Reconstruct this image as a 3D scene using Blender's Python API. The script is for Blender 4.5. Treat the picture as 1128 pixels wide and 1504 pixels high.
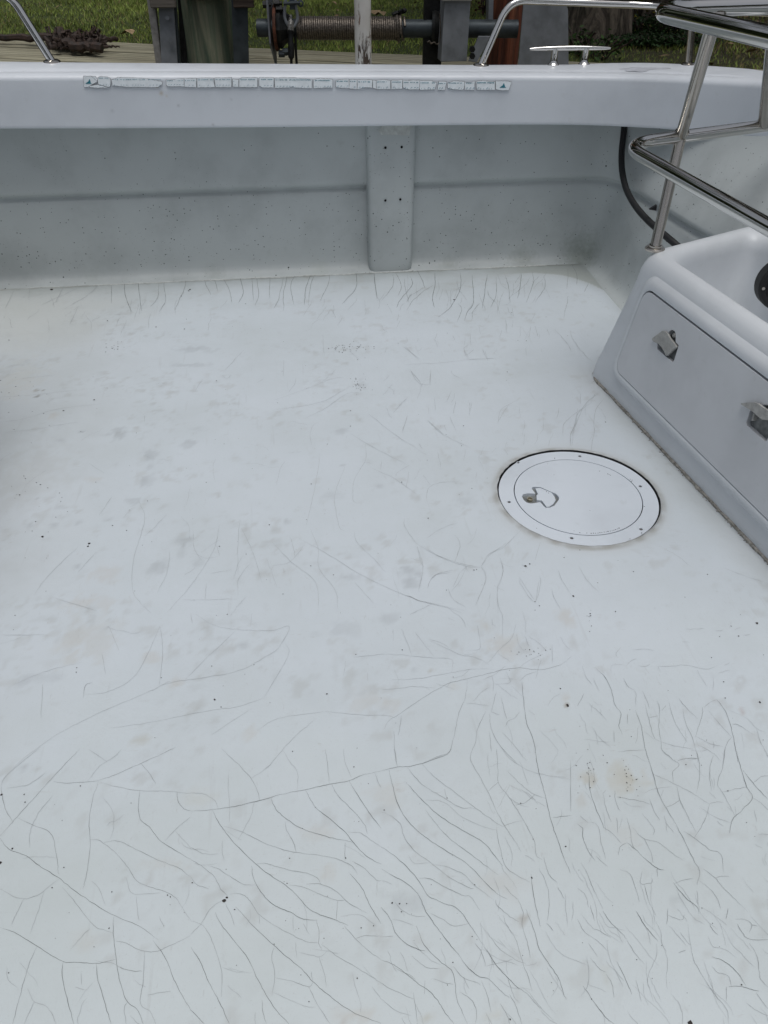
import bpy, bmesh, math, random
import numpy as np
from mathutils import Vector, Matrix, noise as mnoise
from mathutils.geometry import tessellate_polygon
for o in list(bpy.data.objects): bpy.data.objects.remove(o)
sc = bpy.context.scene
COL = sc.collection
R = math.radians

# ------------------------------------------------------------------ camera
FPX = 1130.0; PITCH = R(38.0); YAW = R(6.81); CAMH = 1.10
cam_d = bpy.data.cameras.new('camera'); cam = bpy.data.objects.new('camera', cam_d)
COL.objects.link(cam); sc.camera = cam
cam_d.sensor_fit = 'VERTICAL'; cam_d.sensor_height = 36.0; cam_d.lens = 36.0*FPX/1504.0
cam_d.clip_start = 0.02; cam_d.clip_end = 500
cam.location = (0, 0, CAMH)
cam.rotation_euler = (math.pi/2-PITCH, 0, -YAW)
sc.render.resolution_x = 768; sc.render.resolution_y = 1024

# ------------------------------------------------------------------ light
w = bpy.data.worlds.new("World"); sc.world = w; w.use_nodes = True
nt = w.node_tree; nt.nodes.clear()
wo = nt.nodes.new('ShaderNodeOutputWorld'); bg = nt.nodes.new('ShaderNodeBackground')
sky = nt.nodes.new('ShaderNodeTexSky'); sky.sky_type = 'NISHITA'; sky.sun_disc = False
SUN_EL, SUN_AZ = R(79), R(165)
sky.sun_elevation = SUN_EL; sky.sun_rotation = SUN_AZ; sky.dust_density = 3.0; sky.air_density = 1.0
hs = nt.nodes.new('ShaderNodeHueSaturation'); hs.inputs['Saturation'].default_value = 0.34
nt.links.new(sky.outputs[0], hs.inputs['Color']); nt.links.new(hs.outputs[0], bg.inputs['Color'])
bg.inputs['Strength'].default_value = 0.085
nt.links.new(bg.outputs[0], wo.inputs[0])
sd = bpy.data.lights.new('sun', 'SUN'); sd.energy = 1.5; sd.angle = R(35); sd.color = (1, 0.985, 0.965)
sun = bpy.data.objects.new('sun', sd); COL.objects.link(sun)
sv = Vector((math.sin(SUN_AZ)*math.cos(SUN_EL), math.cos(SUN_AZ)*math.cos(SUN_EL), math.sin(SUN_EL)))
sun.rotation_euler = sv.to_track_quat('Z', 'Y').to_euler(); sun.location = (0, 0, 8)
sc.view_settings.view_transform = 'Standard'; sc.view_settings.look = 'None'
sc.view_settings.exposure = 0.07; sc.view_settings.gamma = 1; sc.view_settings.use_curve_mapping = False

# ------------------------------------------------------------------ surveying helpers: photo sightline -> point in the place
def ray(x, y):
    u = (x-564)/FPX; v = (752-y)/FPX
    d = (u, math.cos(PITCH)+v*math.sin(PITCH), -math.sin(PITCH)+v*math.cos(PITCH))
    c, s = math.cos(YAW), math.sin(YAW)
    return Vector((c*d[0]+s*d[1], -s*d[0]+c*d[1], d[2]))
def atz(x, y, z):
    d = ray(x, y); t = (z-CAMH)/d.z; return Vector((d.x*t, d.y*t, z))
def atY(x, y, Y):
    d = ray(x, y); t = Y/d.y; return Vector((d.x*t, Y, CAMH+d.z*t))
def atr(x, y, rr):
    d = ray(x, y); t = rr/math.hypot(d.x, d.y); return Vector((d.x*t, d.y*t, CAMH+d.z*t))

# ------------------------------------------------------------------ mesh helpers
class MB:
    def __init__(s): s.v = []; s.f = []; s.mi = []
    def add(s, vs, fs, mi=0):
        b = len(s.v); s.v += [tuple(p) for p in vs]; s.f += [tuple(i+b for i in f) for f in fs]; s.mi += [mi]*len(fs)
    def box(s, c, d, rz=0, rx=0, ry=0, mi=0):
        M = Matrix.Translation(c) @ Matrix.Rotation(rz, 4, 'Z') @ Matrix.Rotation(ry, 4, 'Y') @ Matrix.Rotation(rx, 4, 'X')
        vs = [M @ Vector((sx*d[0]/2, sy*d[1]/2, sz*d[2]/2)) for sz in (-1, 1) for sx, sy in ((-1, -1), (1, -1), (1, 1), (-1, 1))]
        s.add(vs, [(3, 2, 1, 0), (4, 5, 6, 7), (0, 1, 5, 4), (1, 2, 6, 5), (2, 3, 7, 6), (3, 0, 4, 7)], mi)
    def tube(s, pts, r, n=12, cap=True, mi=0):
        pts = [Vector(p) for p in pts]; m = len(pts)
        rs = r if isinstance(r, (list, tuple)) else [r]*m
        up = None; vs = []; 
        for i, p in enumerate(pts):
            t = (pts[min(i+1, m-1)]-pts[max(i-1, 0)]).normalized()
            if up is None:
                up = Vector((0, 0, 1)) if abs(t.z) < .9 else Vector((0, 1, 0))
            a = (up - t*up.dot(t)).normalized(); up = a; b = t.cross(a)
            for k in range(n):
                q = 2*math.pi*k/n; vs.append(p + a*math.cos(q)*rs[i] + b*math.sin(q)*rs[i])
        fs = [(i*n+k, i*n+(k+1) % n, (i+1)*n+(k+1) % n, (i+1)*n+k) for i in range(m-1) for k in range(n)]
        if cap: fs += [tuple(range(n-1, -1, -1)), tuple(range((m-1)*n, m*n))]
        s.add(vs, fs, mi)
    def lathe(s, o, axis, prof, n=32, mi=0):   # prof = [(r, h)]
        o = Vector(o); ax = Vector(axis).normalized()
        a = (Vector((1, 0, 0)) if abs(ax.x) < .9 else Vector((0, 1, 0))); a = (a-ax*a.dot(ax)).normalized(); b = ax.cross(a)
        vs = [o+ax*h+(a*math.cos(2*math.pi*k/n)+b*math.sin(2*math.pi*k/n))*r for r, h in prof for k in range(n)]
        fs = [(i*n+k, i*n+(k+1) % n, (i+1)*n+(k+1) % n, (i+1)*n+k) for i in range(len(prof)-1) for k in range(n)]
        s.add(vs, fs, mi)
    def disc(s, o, axis, r, n=16, h=0.001, mi=0): s.lathe(o, axis, [(1e-5, 0), (r, 0), (r, h), (1e-5, h)], n, mi)
    def prism(s, loops, O, U, V, N, h0, h1, mi=0):
        """loops: [outer, hole, ...] 2-D polygons in (U, V); extruded from h0 to h1 along N"""
        O, U, V, N = Vector(O), Vector(U), Vector(V), Vector(N)
        P = [[O+U*a+V*b for a, b in L] for L in loops]
        tri = tessellate_polygon([[Vector((a, b, 0)) for a, b in L] for L in loops])
        flat = [p for L in P for p in L]; n = len(flat)
        vs = [p+N*h0 for p in flat]+[p+N*h1 for p in flat]
        fl2 = [q for L in loops for q in L]
        def ar(t):
            a, b, c = (fl2[i] for i in t); return (b[0]-a[0])*(c[1]-a[1])-(b[1]-a[1])*(c[0]-a[0])
        fs = []
        for t in tri:
            t = tuple(t) if ar(t) > 0 else (t[0], t[2], t[1])
            if U.cross(V).dot(N) < 0: t = (t[0], t[2], t[1])
            fs.append(tuple(i+n for i in t)); fs.append((t[0], t[2], t[1]))
        b = 0
        for L in loops:
            m = len(L)
            fs += [(b+k, b+(k+1) % m, b+(k+1) % m+n, b+k+n) for k in range(m)]; b += m
        s.add(vs, fs, mi)
    def build(s, name, mats, parent=None, smooth=False, sharp=35, bevel=0, props=None, recalc=True):
        me = bpy.data.meshes.new(name); me.from_pydata(s.v, [], s.f)
        if not isinstance(mats, (list, tuple)): mats = [mats]
        for m in mats: me.materials.append(m)
        if len(mats) > 1: me.polygons.foreach_set('material_index', s.mi)
        if recalc and len(s.f) < 60000:
            bm = bmesh.new(); bm.from_mesh(me); bmesh.ops.recalc_face_normals(bm, faces=bm.faces); bm.to_mesh(me); bm.free()
        if smooth:
            me.polygons.foreach_set('use_smooth', [True]*len(me.polygons))
            if sharp: me.set_sharp_from_angle(angle=R(sharp))
        me.update()
        o = bpy.data.objects.new(name, me); COL.objects.link(o)
        if parent: o.parent = parent
        if bevel:
            md = o.modifiers.new('bevel', 'BEVEL'); md.width = bevel; md.segments = 2; md.limit_method = 'ANGLE'
        for k, v in (props or {}).items(): o[k] = v
        return o
def tag(o, label, cat, group=None, kind=None):
    if label: o['label'] = label
    if cat: o['category'] = cat
    if group: o['group'] = group
    if kind: o['kind'] = kind
    return o
def thing(name, label, cat, group=None, loc=(0, 0, 0)):
    o = bpy.data.objects.new(name, None); COL.objects.link(o); o.empty_display_size = .05; o.location = loc
    return tag(o, label, cat, group)
def catmull(P, n):
    P = [np.array(p, float) for p in P]; out = []
    for i in range(len(P)-1):
        a = P[i-1] if i else 2*P[0]-P[1]; b, c = P[i], P[i+1]; d = P[i+2] if i+2 < len(P) else 2*P[-1]-P[-2]
        for k in range(n):
            t = k/n; out.append(.5*((2*b)+(-a+c)*t+(2*a-5*b+4*c-d)*t*t+(-a+3*b-3*c+d)*t**3))
    out.append(P[-1]); return out
def fillet(pts, rad, n=8):
    pts = [Vector(p) for p in pts]; out = [pts[0]]
    for i in range(1, len(pts)-1):
        r = rad[i] if isinstance(rad, (list, tuple)) else rad
        a, b, c = pts[i-1], pts[i], pts[i+1]
        p0 = b+(a-b).normalized()*min(r, (a-b).length*.49); p2 = b+(c-b).normalized()*min(r, (c-b).length*.49)
        for k in range(n+1):
            t = k/n; out.append(p0*(1-t)**2+b*2*t*(1-t)+p2*t*t)
    out.append(pts[-1]); return out

# ------------------------------------------------------------------ materials
def mat(name):
    m = bpy.data.materials.new(name); m.use_nodes = True; return m, m.node_tree, m.node_tree.nodes['Principled BSDF']
def N(t, typ, **k):
    n = t.nodes.new(typ)
    for a, b in k.items():
        if hasattr(n, a): setattr(n, a, b)
        else: n.inputs[a].default_value = b
    return n
def ramp(t, fac, stops):
    r = t.nodes.new('ShaderNodeValToRGB'); t.links.new(fac, r.inputs[0])
    el = r.color_ramp.elements
    while len(el) < len(stops): el.new(.5)
    for e, (p, c) in zip(el, stops):
        e.position = p; e.color = (*c, 1) if isinstance(c, tuple) else (c, c, c, 1)
    return r.outputs[0]
def mix(t, fac, a, b, mode='MIX'):
    n = t.nodes.new('ShaderNodeMix'); n.data_type = 'RGBA'; n.blend_type = mode
    for s, v in ((n.inputs['Factor'], fac), (n.inputs['A'], a), (n.inputs['B'], b)):
        if hasattr(v, 'is_linked'): t.links.new(v, s)
        else: s.default_value = v if not isinstance(v, tuple) else (*v, 1)
    return n.outputs['Result']
def coords(t, scale=(1, 1, 1), rot=(0, 0, 0)):
    c = t.nodes.new('ShaderNodeTexCoord'); m = t.nodes.new('ShaderNodeMapping')
    m.inputs['Scale'].default_value = scale; m.inputs['Rotation'].default_value = rot
    t.links.new(c.outputs['Object'], m.inputs[0]); return m.outputs[0]
def noise(t, vec, scale, detail=4, rough=.55, dist=0):
    n = t.nodes.new('ShaderNodeTexNoise'); t.links.new(vec, n.inputs['Vector'])
    n.inputs['Scale'].default_value = scale; n.inputs['Detail'].default_value = detail
    n.inputs['Roughness'].default_value = rough; n.inputs['Distortion'].default_value = dist
    return n.outputs['Fac']
def bump(t, b, h, strength, dist=.01):
    n = t.nodes.new('ShaderNodeBump'); n.inputs['Strength'].default_value = strength; n.inputs['Distance'].default_value = dist
    t.links.new(h, n.inputs['Height']); t.links.new(n.outputs[0], b.inputs['Normal'])
def specks(t, vec, scale, size, keep):
    """mask of small dark spots: voronoi cells whose random value passes"""
    v = t.nodes.new('ShaderNodeTexVoronoi'); v.inputs['Scale'].default_value = scale; t.links.new(vec, v.inputs['Vector'])
    a = N(t, 'ShaderNodeMath', operation='LESS_THAN'); t.links.new(v.outputs['Distance'], a.inputs[0])
    sx = t.nodes.new('ShaderNodeSeparateColor'); t.links.new(v.outputs['Color'], sx.inputs[0])
    m = N(t, 'ShaderNodeMath', operation='MULTIPLY'); t.links.new(sx.outputs[1], m.inputs[0]); m.inputs[1].default_value = size
    t.links.new(m.outputs[0], a.inputs[1])
    g = N(t, 'ShaderNodeMath', operation='LESS_THAN'); t.links.new(sx.outputs[0], g.inputs[0]); g.inputs[1].default_value = keep
    p = N(t, 'ShaderNodeMath', operation='MULTIPLY'); t.links.new(a.outputs[0], p.inputs[0]); t.links.new(g.outputs[0], p.inputs[1])
    return p.outputs[0]

def gelcoat(name, col, rough, blotch=.06, speck=None, spots=(), rbump=.04):
    m, t, b = mat(name); v = coords(t)
    n1 = noise(t, v, 3.2, 6, .6); n2 = noise(t, v, 28, 5, .6)
    dark = tuple(c*(1-blotch*2.2) for c in col); lite = tuple(min(1, c*(1+blotch*.7)) for c in col)
    c = ramp(t, n1, [(.3, dark), (.52, col), (.75, lite)])
    c = mix(t, ramp(t, n2, [(.62, 0.), (.8, .35)]), c, (col[0]*.72, col[1]*.72, col[2]*.68))
    for (p, rad, sc_, amt) in spots:
        g = N(t, 'ShaderNodeVectorMath', operation='DISTANCE'); t.links.new(v, g.inputs[0]); g.inputs[1].default_value = p
        mu = N(t, 'ShaderNodeMath', operation='MULTIPLY_ADD'); t.links.new(noise(t, v, 70, 3), mu.inputs[0]); mu.inputs[1].default_value = rad*1.1
        t.links.new(g.outputs['Value'], mu.inputs[2])
        f = ramp(t, mu.outputs[0], [(rad*.5, amt), (rad*1.5, 0.)])
        c = mix(t, f, c, sc_)
    if speck:
        for (s, z, k) in speck: c = mix(t, specks(t, v, s, z, k), c, (.045, .05, .05))
    t.links.new(c, b.inputs['Base Color'])
    t.links.new(ramp(t, n2, [(.3, rough-.06), (.7, rough+.1)]), b.inputs['Roughness'])
    bump(t, b, noise(t, v, 45, 4), rbump, .004)
    return m
M = {}
M['cap'] = gelcoat('gelcoat_gunwale', (.63, .665, .71), .36, .05,
    spots=[(atY(237, 137, 2.822), .009, (.42, .33, .2), .7), (atY(230, 127, 2.822), .006, (.5, .36, .18), .6), (atY(245, 141, 2.822), .006, (.45, .38, .26), .5),
           (atY(262, 155, 2.822), .008, (.38, .40, .43), .6), (atY(165, 163, 2.822), .009, (.4, .42, .45), .5), (atY(313, 183, 2.822), .006, (.2, .2, .2), .6),
           (atY(340, 146, 2.822), .008, (.4, .42, .45), .5)])
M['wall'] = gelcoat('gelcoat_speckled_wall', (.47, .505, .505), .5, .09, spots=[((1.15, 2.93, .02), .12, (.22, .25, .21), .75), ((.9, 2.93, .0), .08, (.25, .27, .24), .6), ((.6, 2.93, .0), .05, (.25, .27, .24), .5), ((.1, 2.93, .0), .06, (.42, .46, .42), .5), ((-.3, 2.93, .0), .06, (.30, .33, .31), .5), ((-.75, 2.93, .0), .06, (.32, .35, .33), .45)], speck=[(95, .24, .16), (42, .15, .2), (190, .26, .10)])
M['box'] = gelcoat('gelcoat_box', (.63, .66, .69), .38, .05, speck=[(14, .045, .3)])
M['door'] = gelcoat('gelcoat_door', (.59, .61, .635), .4, .05, speck=[(11, .03, .3)])
M['hatch'] = gelcoat('gelcoat_hatch', (.60, .65, .705), .40, .06, speck=[(60, .06, .25)])

m, t, b = mat('gelcoat_floor'); v = coords(t)
at_ = N(t, 'ShaderNodeAttribute', attribute_name='wear_and_light')
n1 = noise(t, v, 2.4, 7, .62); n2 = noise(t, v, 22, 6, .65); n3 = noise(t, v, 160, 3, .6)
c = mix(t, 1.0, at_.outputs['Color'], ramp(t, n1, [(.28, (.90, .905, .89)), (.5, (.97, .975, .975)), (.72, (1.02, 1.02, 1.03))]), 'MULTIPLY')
c = mix(t, ramp(t, n2, [(.6, 0.), (.78, .26)]), c, (.40, .42, .42))
c = mix(t, ramp(t, n3, [(.66, 0.), (.8, .25)]), c, (.36, .36, .34))
vs_ = coords(t, (40, 3, 1), (0, 0, .5)); c = mix(t, ramp(t, noise(t, vs_, 1.5, 3), [(.66, 0.), (.74, .16)]), c, (.36, .37, .37))
c = mix(t, specks(t, v, 22, .035, .12), c, (.12, .11, .1))
n5 = noise(t, coords(t, (60, 22, 1), (0, 0, .35)), 2.2, 7, .75, .6); n6 = noise(t, coords(t, (18, 70, 1), (0, 0, -.25)), 2.0, 7, .75, .6); n7 = noise(t, v, 5.5, 4, .6)
msk_ = N(t, 'ShaderNodeMath', operation='MULTIPLY'); t.links.new(ramp(t, n5, [(.58, 0.), (.72, .6)]), msk_.inputs[0]); t.links.new(ramp(t, n7, [(.46, 0.), (.62, 1.)]), msk_.inputs[1])
c = mix(t, msk_.outputs[0], c, (.40, .41, .41))
msk2 = N(t, 'ShaderNodeMath', operation='MULTIPLY'); t.links.new(ramp(t, n6, [(.60, 0.), (.72, .55)]), msk2.inputs[0]); t.links.new(ramp(t, n7, [(.40, 1.), (.54, 0.)]), msk2.inputs[1])
c = mix(t, msk2.outputs[0], c, (.42, .42, .41))
c = mix(t, ramp(t, noise(t, v, 420, 2, .5), [(.64, 0.), (.76, .3)]), c, (.34, .34, .33))
t.links.new(c, b.inputs['Base Color'])
t.links.new(ramp(t, n2, [(.3, .34), (.7, .52)]), b.inputs['Roughness'])
bump(t, b, n1, .12, .02)
M['floor'] = m

def simple(name, col, rough=.5, metal=0, var=.25, scale=40, bs=.1, spec=None):
    m, t, b = mat(name); v = coords(t); n = noise(t, v, scale, 5, .6)
    c = ramp(t, n, [(.3, tuple(x*(1-var) for x in col)), (.7, tuple(min(1, x*(1+var)) for x in col))])
    t.links.new(c, b.inputs['Base Color']); b.inputs['Metallic'].default_value = metal
    t.links.new(ramp(t, n, [(.3, max(.02, rough-.08)), (.7, min(1, rough+.1))]), b.inputs['Roughness'])
    if bs: bump(t, b, n, bs, .004)
    if spec is not None: b.inputs['Specular IOR Level'].default_value = spec
    return m
M['crack_dark'] = simple('crack_line_dark', (.10, .11, .11), .8, 0, .5, 60, 0)
M['crack_mid'] = simple('crack_line_mid', (.23, .245, .25), .8, 0, .4, 60, 0)
M['crack_faint'] = simple('crack_line_faint', (.36, .38, .39), .8, 0, .25, 60, 0)
M['speck'] = simple('grit', (.035, .03, .028), .8, 0, .4, 90, 0)
M['gap'] = simple('dark_gap', (.012, .012, .013), .9, 0, .3, 50, 0)
M['caulk'] = simple('old_sealant', (.30, .285, .255), .75, 0, .55, 120, .8)
M['caulk_white'] = simple('white_sealant', (.52, .54, .52), .6, 0, .2, 60, .5)
m, t, b = mat('stainless'); v = coords(t)
b.inputs['Base Color'].default_value = (.66, .65, .63, 1); b.inputs['Metallic'].default_value = 1
n = noise(t, v, 60, 5, .7); t.links.new(ramp(t, n, [(.35, .04), (.6, .08), (.8, .16)]), b.inputs['Roughness'])
bump(t, b, noise(t, v, 9, 2), .02, .002); M['steel'] = m
M['steel_dull'] = simple('stainless_dull', (.46, .43, .39), .17, 1, .07, 30, .01)
M['rubber'] = simple('black_rubber', (.008, .008, .009), .6, 0, .3, 60, .05)
M['latch'] = simple('weathered_plastic', (.36, .36, .345), .65, 0, .22, 90, .3)
M['latch_dark'] = simple('latch_recess', (.17, .18, .18), .6, 0, .4, 90, .2)
M['sticker'] = simple('sticker_white', (.84, .89, .92), .5, 0, .07, 60, .2)
M['teal'] = simple('sticker_print', (.02, .19, .25), .6, 0, .2, 60, 0)
M['teal_lite'] = simple('sticker_print_faded', (.17, .32, .38), .6, 0, .2, 60, 0)
M['galv'] = simple('galvanised_steel', (.20, .215, .235), .6, .3, .28, 14, .15)
M['galv_dark'] = simple('dark_galvanised', (.05, .062, .07), .5, .5, .3, 20, .15)
M['galv_lite'] = simple('pale_edge', (.30, .29, .275), .7, .2, .3, 40, .2)
M['black_steel'] = simple('black_greasy_steel', (.012, .013, .013), .45, .4, .5, 40, .4)
M['rust'] = simple('rusty_steel', (.10, .035, .018), .8, .2, .7, 40, .8)
M['cable'] = simple('wire_rope', (.19, .165, .14), .42, .85, .5, 130, .5)
M['driftwood'] = simple('dark_wet_wood', (.035, .02, .014), .7, 0, .8, 35, .9)
M['root_pale'] = simple('bare_pale_root', (.22, .17, .12), .8, 0, .4, 35, .5)
M['leaf'] = simple('dry_leaf', (.25, .17, .09), .8, 0, .6, 6, 0)
M['water'] = simple('water', (.02, .03, .028), .12, 0, .2, 1.2, .5)

def wood(name, c0, c1, c2, axis=0, ring=9, bs=.7, dist=3.0, fine=14):
    m, t, b = mat(name)
    s = [22, 22, 22]; s[axis] = 1.6
    v = coords(t, tuple(s)); n = noise(t, v, 1.2, 6, .62, 1.0)
    v2 = coords(t, tuple(x*3 for x in s)); n2 = noise(t, v2, 1.5, 4, .6)
    wv = t.nodes.new('ShaderNodeTexWave'); wv.inputs['Scale'].default_value = ring; wv.inputs['Distortion'].default_value = dist
    wv.inputs['Detail'].default_value = 3; wv.bands_direction = 'Y' if axis == 0 else 'X'
    s2 = [1, 1, 1]; s2[axis] = .22; t.links.new(coords(t, tuple(s2)), wv.inputs['Vector'])
    c = ramp(t, n, [(.3, c0), (.5, c1), (.72, c2)])
    c = mix(t, ramp(t, wv.outputs['Fac'], [(.12, .5), (.35, 0.)]), c, tuple(x*.45 for x in c0))
    c = mix(t, ramp(t, n2, [(.6, 0.), (.8, .5)]), c, tuple(x*.4 for x in c0))
    t.links.new(c, b.inputs['Base Color']); b.inputs['Roughness'].default_value = .85
    h = N(t, 'ShaderNodeMath', operation='ADD'); t.links.new(n, h.inputs[0]); t.links.new(wv.outputs['Fac'], h.inputs[1])
    bump(t, b, h.outputs[0], bs, .01); return m
M['plank'] = wood('treated_plank', (.20, .185, .125), (.31, .29, .205), (.42, .40, .29), 0, 7)
M['pile'] = wood('green_treated_pile', (.07, .13, .09), (.17, .20, .14), (.36, .34, .25), 2, 4, .8, 9.0)
M['pile_rust'] = wood('brown_flaking_pile', (.06, .018, .010), (.18, .05, .022), (.30, .12, .06), 2, 8, 1.2, 6)
M['grey_wood'] = wood('grey_weathered_wood', (.12, .105, .085), (.22, .195, .165), (.32, .29, .25), 0, 8)
M['dark_wood'] = wood('dark_stained_wood', (.018, .011, .008), (.035, .022, .015), (.06, .04, .028), 0, 8)
m, t, b = mat('bark'); v = coords(t, (15, 15, 3.2), (.0, .22, .1)); n = noise(t, v, 1.0, 9, .72, 2.2); n2 = noise(t, coords(t, (1, 1, 1)), 2.5, 3)
c = ramp(t, n, [(.32, (.012, .009, .006)), (.48, (.13, .105, .08)), (.66, (.36, .30, .235))])
c = mix(t, ramp(t, n2, [(.55, 0.), (.75, .35)]), c, (.035, .05, .018))
t.links.new(c, b.inputs['Base Color']); b.inputs['Roughness'].default_value = .95; bump(t, b, n, 1.0, .05); M['bark'] = m
# white paint flaking off a brown pole
m, t, b = mat('flaking_white_paint'); v = coords(t, (16, 16, 4)); n = noise(t, v, 2.0, 8, .72, .8); nl = noise(t, coords(t), 6, 3)
c = mix(t, ramp(t, n, [(.505, 0.), (.54, 1.)]), ramp(t, nl, [(.35, (.80, .80, .78)), (.65, (.66, .64, .60))]), ramp(t, nl, [(.4, (.10, .075, .06)), (.6, (.27, .19, .14))]))
t.links.new(c, b.inputs['Base Color']); b.inputs['Roughness'].default_value = .7
bump(t, b, ramp(t, n, [(.50, 1.), (.55, 0.)]), .6, .004); M['flaky'] = m
def vcol_mat(name, rough, tr=0.0):
    m, t, b = mat(name); a = N(t, 'ShaderNodeAttribute', attribute_name='tint')
    t.links.new(a.outputs['Color'], b.inputs['Base Color']); b.inputs['Roughness'].default_value = rough
    b.inputs['Specular IOR Level'].default_value = .25
    return m
M['grass'] = vcol_mat('grass_blades', .7); M['foliage'] = vcol_mat('foliage', .6)
m, t, b = mat('lawn_soil'); v = coords(t); n = noise(t, v, 1.3, 5, .6); n2 = noise(t, v, 40, 5, .7)
sep = t.nodes.new('ShaderNodeSeparateXYZ'); t.links.new(v, sep.inputs[0])
ad = N(t, 'ShaderNodeMath', operation='MULTIPLY_ADD'); t.links.new(n, ad.inputs[0]); ad.inputs[1].default_value = 1.6; t.links.new(sep.outputs[0], ad.inputs[2])
mr = N(t, 'ShaderNodeMapRange'); mr.inputs['From Min'].default_value = 2.0; mr.inputs['From Max'].default_value = 3.4; t.links.new(ad.outputs[0], mr.inputs['Value'])
g = ramp(t, n2, [(.3, (.035, .05, .014)), (.7, (.09, .12, .032))]); l = ramp(t, n2, [(.3, (.03, .022, .012)), (.7, (.085, .06, .033))])
t.links.new(mix(t, mr.outputs[0], g, l), b.inputs['Base Color']); b.inputs['Roughness'].default_value = 1; bump(t, b, n2, 1, .04); M['soil'] = m

rnd = random.Random(7)
# ================================================================== SETTING
# ---- water, lawn
mb = MB(); mb.add([(-80, -120, -.45), (80, -120, -.45), (80, 5.2, -.45), (-80, 5.2, -.45)], [(0, 1, 2, 3)])
tag(mb.build('water', M['water']), 'dark still water around the boat', None, None, 'structure')
DZ = .55                                   # dock deck level
A_ = atz(0, 52.5, DZ); B_ = atz(622, 78.5, DZ)
dd = (B_-A_); dd.z = 0; DANG = math.atan2(dd.y, dd.x); dd.normalize(); dn = Vector((-dd.y, dd.x, 0))   # dn points landward
def dock(s, q, z=DZ): p = A_+dd*s+dn*q; return Vector((p.x, p.y, z))
gz = DZ-.035
mb = MB(); ng = 60
for j in range(ng+1):
    for i in range(ng+1):
        s = -60+120*i/ng; q = .0+ (120*(j/ng)**2)
        p = dock(s, q+.01, gz); mb.v.append((p.x, p.y, gz+.03*mnoise.noise(Vector((p.x*.6, p.y*.6, 0)))*(0 if j == 0 else 1)))
mb.f = [(j*(ng+1)+i, j*(ng+1)+i+1, (j+1)*(ng+1)+i+1, (j+1)*(ng+1)+i) for j in range(ng) for i in range(ng)]; mb.mi = [0]*len(mb.f)
tag(mb.build('lawn', M['soil'], smooth=True), 'mown green lawn behind the dock, leaf-strewn on the right', None, None, 'structure')
mb = MB(); a, b_, c_, d_ = dock(-60, .01, gz), dock(60, .01, gz), dock(60, .01, -1), dock(-60, .01, -1)
# grass blades on the strip of lawn the boat looks onto
def tinted(name, V, F, cols, material, props=None, parent=None):
    me = bpy.data.meshes.new(name); me.from_pydata(V, [], F) if not isinstance(V, np.ndarray) else None
    if isinstance(V, np.ndarray):
        nv = len(V); nf = len(F); k = F.shape[1]
        me.vertices.add(nv); me.vertices.foreach_set('co', V.astype(np.float32).ravel())
        me.loops.add(nf*k); me.loops.foreach_set('vertex_index', F.astype(np.int32).ravel())
        me.polygons.add(nf); me.polygons.foreach_set('loop_start', np.arange(0, nf*k, k, dtype=np.int32)); me.polygons.foreach_set('loop_total', np.full(nf, k, np.int32))
        me.update(calc_edges=True)
    at = me.color_attributes.new('tint', 'FLOAT_COLOR', 'POINT')
    at.data.foreach_set('color', np.c_[cols, np.ones(len(cols))].astype(np.float32).ravel())
    me.materials.append(material); o = bpy.data.objects.new(name, me); COL.objects.link(o)
    for kk, vv in (props or {}).items(): o[kk] = vv
    if parent: o.parent = parent
    return o
rs = np.random.RandomState(3)
def pn(x, y, s=0):   # cheap smooth noise for numpy arrays
    return (np.sin(x*1.7+1.3*np.sin(y*1.1+s)+s)+np.sin(y*2.3+1.7*np.sin(x*.9+s*2))+np.sin((x+y)*3.1+s*3))/3
nb = 170000
S = rs.uniform(-3.5, 9.5, nb); Q = rs.uniform(0, 1, nb)**1.25*4.6+.02
px_ = A_.x+dd.x*S+dn.x*Q; py_ = A_.y+dd.y*S+dn.y*Q
brown = 1/(1+np.exp(-(px_-2.5+.8*pn(px_, py_, 2))*2.4))
keepm = rs.uniform(0, 1, nb) > brown*.62
px_, py_, Q, brown = px_[keepm], py_[keepm], Q[keepm], brown[keepm]; nb = len(px_)
hgt = rs.uniform(.012, .034, nb)*(1+.5*pn(px_*3, py_*3, 1)); an = rs.uniform(0, 6.28, nb); wd = rs.uniform(.003, .005, nb)
ln = rs.normal(0, .6, (nb, 2))*hgt[:, None]
V = np.zeros((nb, 3, 3)); V[:, 0] = np.c_[px_-np.cos(an)*wd, py_-np.sin(an)*wd, np.full(nb, gz-.005)]
V[:, 1] = np.c_[px_+np.cos(an)*wd, py_+np.sin(an)*wd, np.full(nb, gz-.005)]; V[:, 2] = np.c_[px_+ln[:, 0], py_+ln[:, 1], gz+hgt]
base = np.array([.21, .27, .06])*(1+.35*pn(px_*2, py_*2, 5)+.35*rs.normal(0, 1, nb)*.6)[:, None]
dry = (rs.uniform(0, 1, nb) < .13+.5*brown+.12*(pn(px_*1.4, py_*1.9, 9) > .35))[:, None]
base = np.where(dry, np.array([.26, .21, .09])*rs.uniform(.5, 1.2, nb)[:, None], base); base = np.clip(base, .006, .4)
tag(tinted('grass', V.reshape(-1, 3), np.arange(nb*3).reshape(-1, 3), np.repeat(base, 3, 0), M['grass']), 'short green grass of the lawn with dry blades', None, None, 'stuff')
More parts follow.
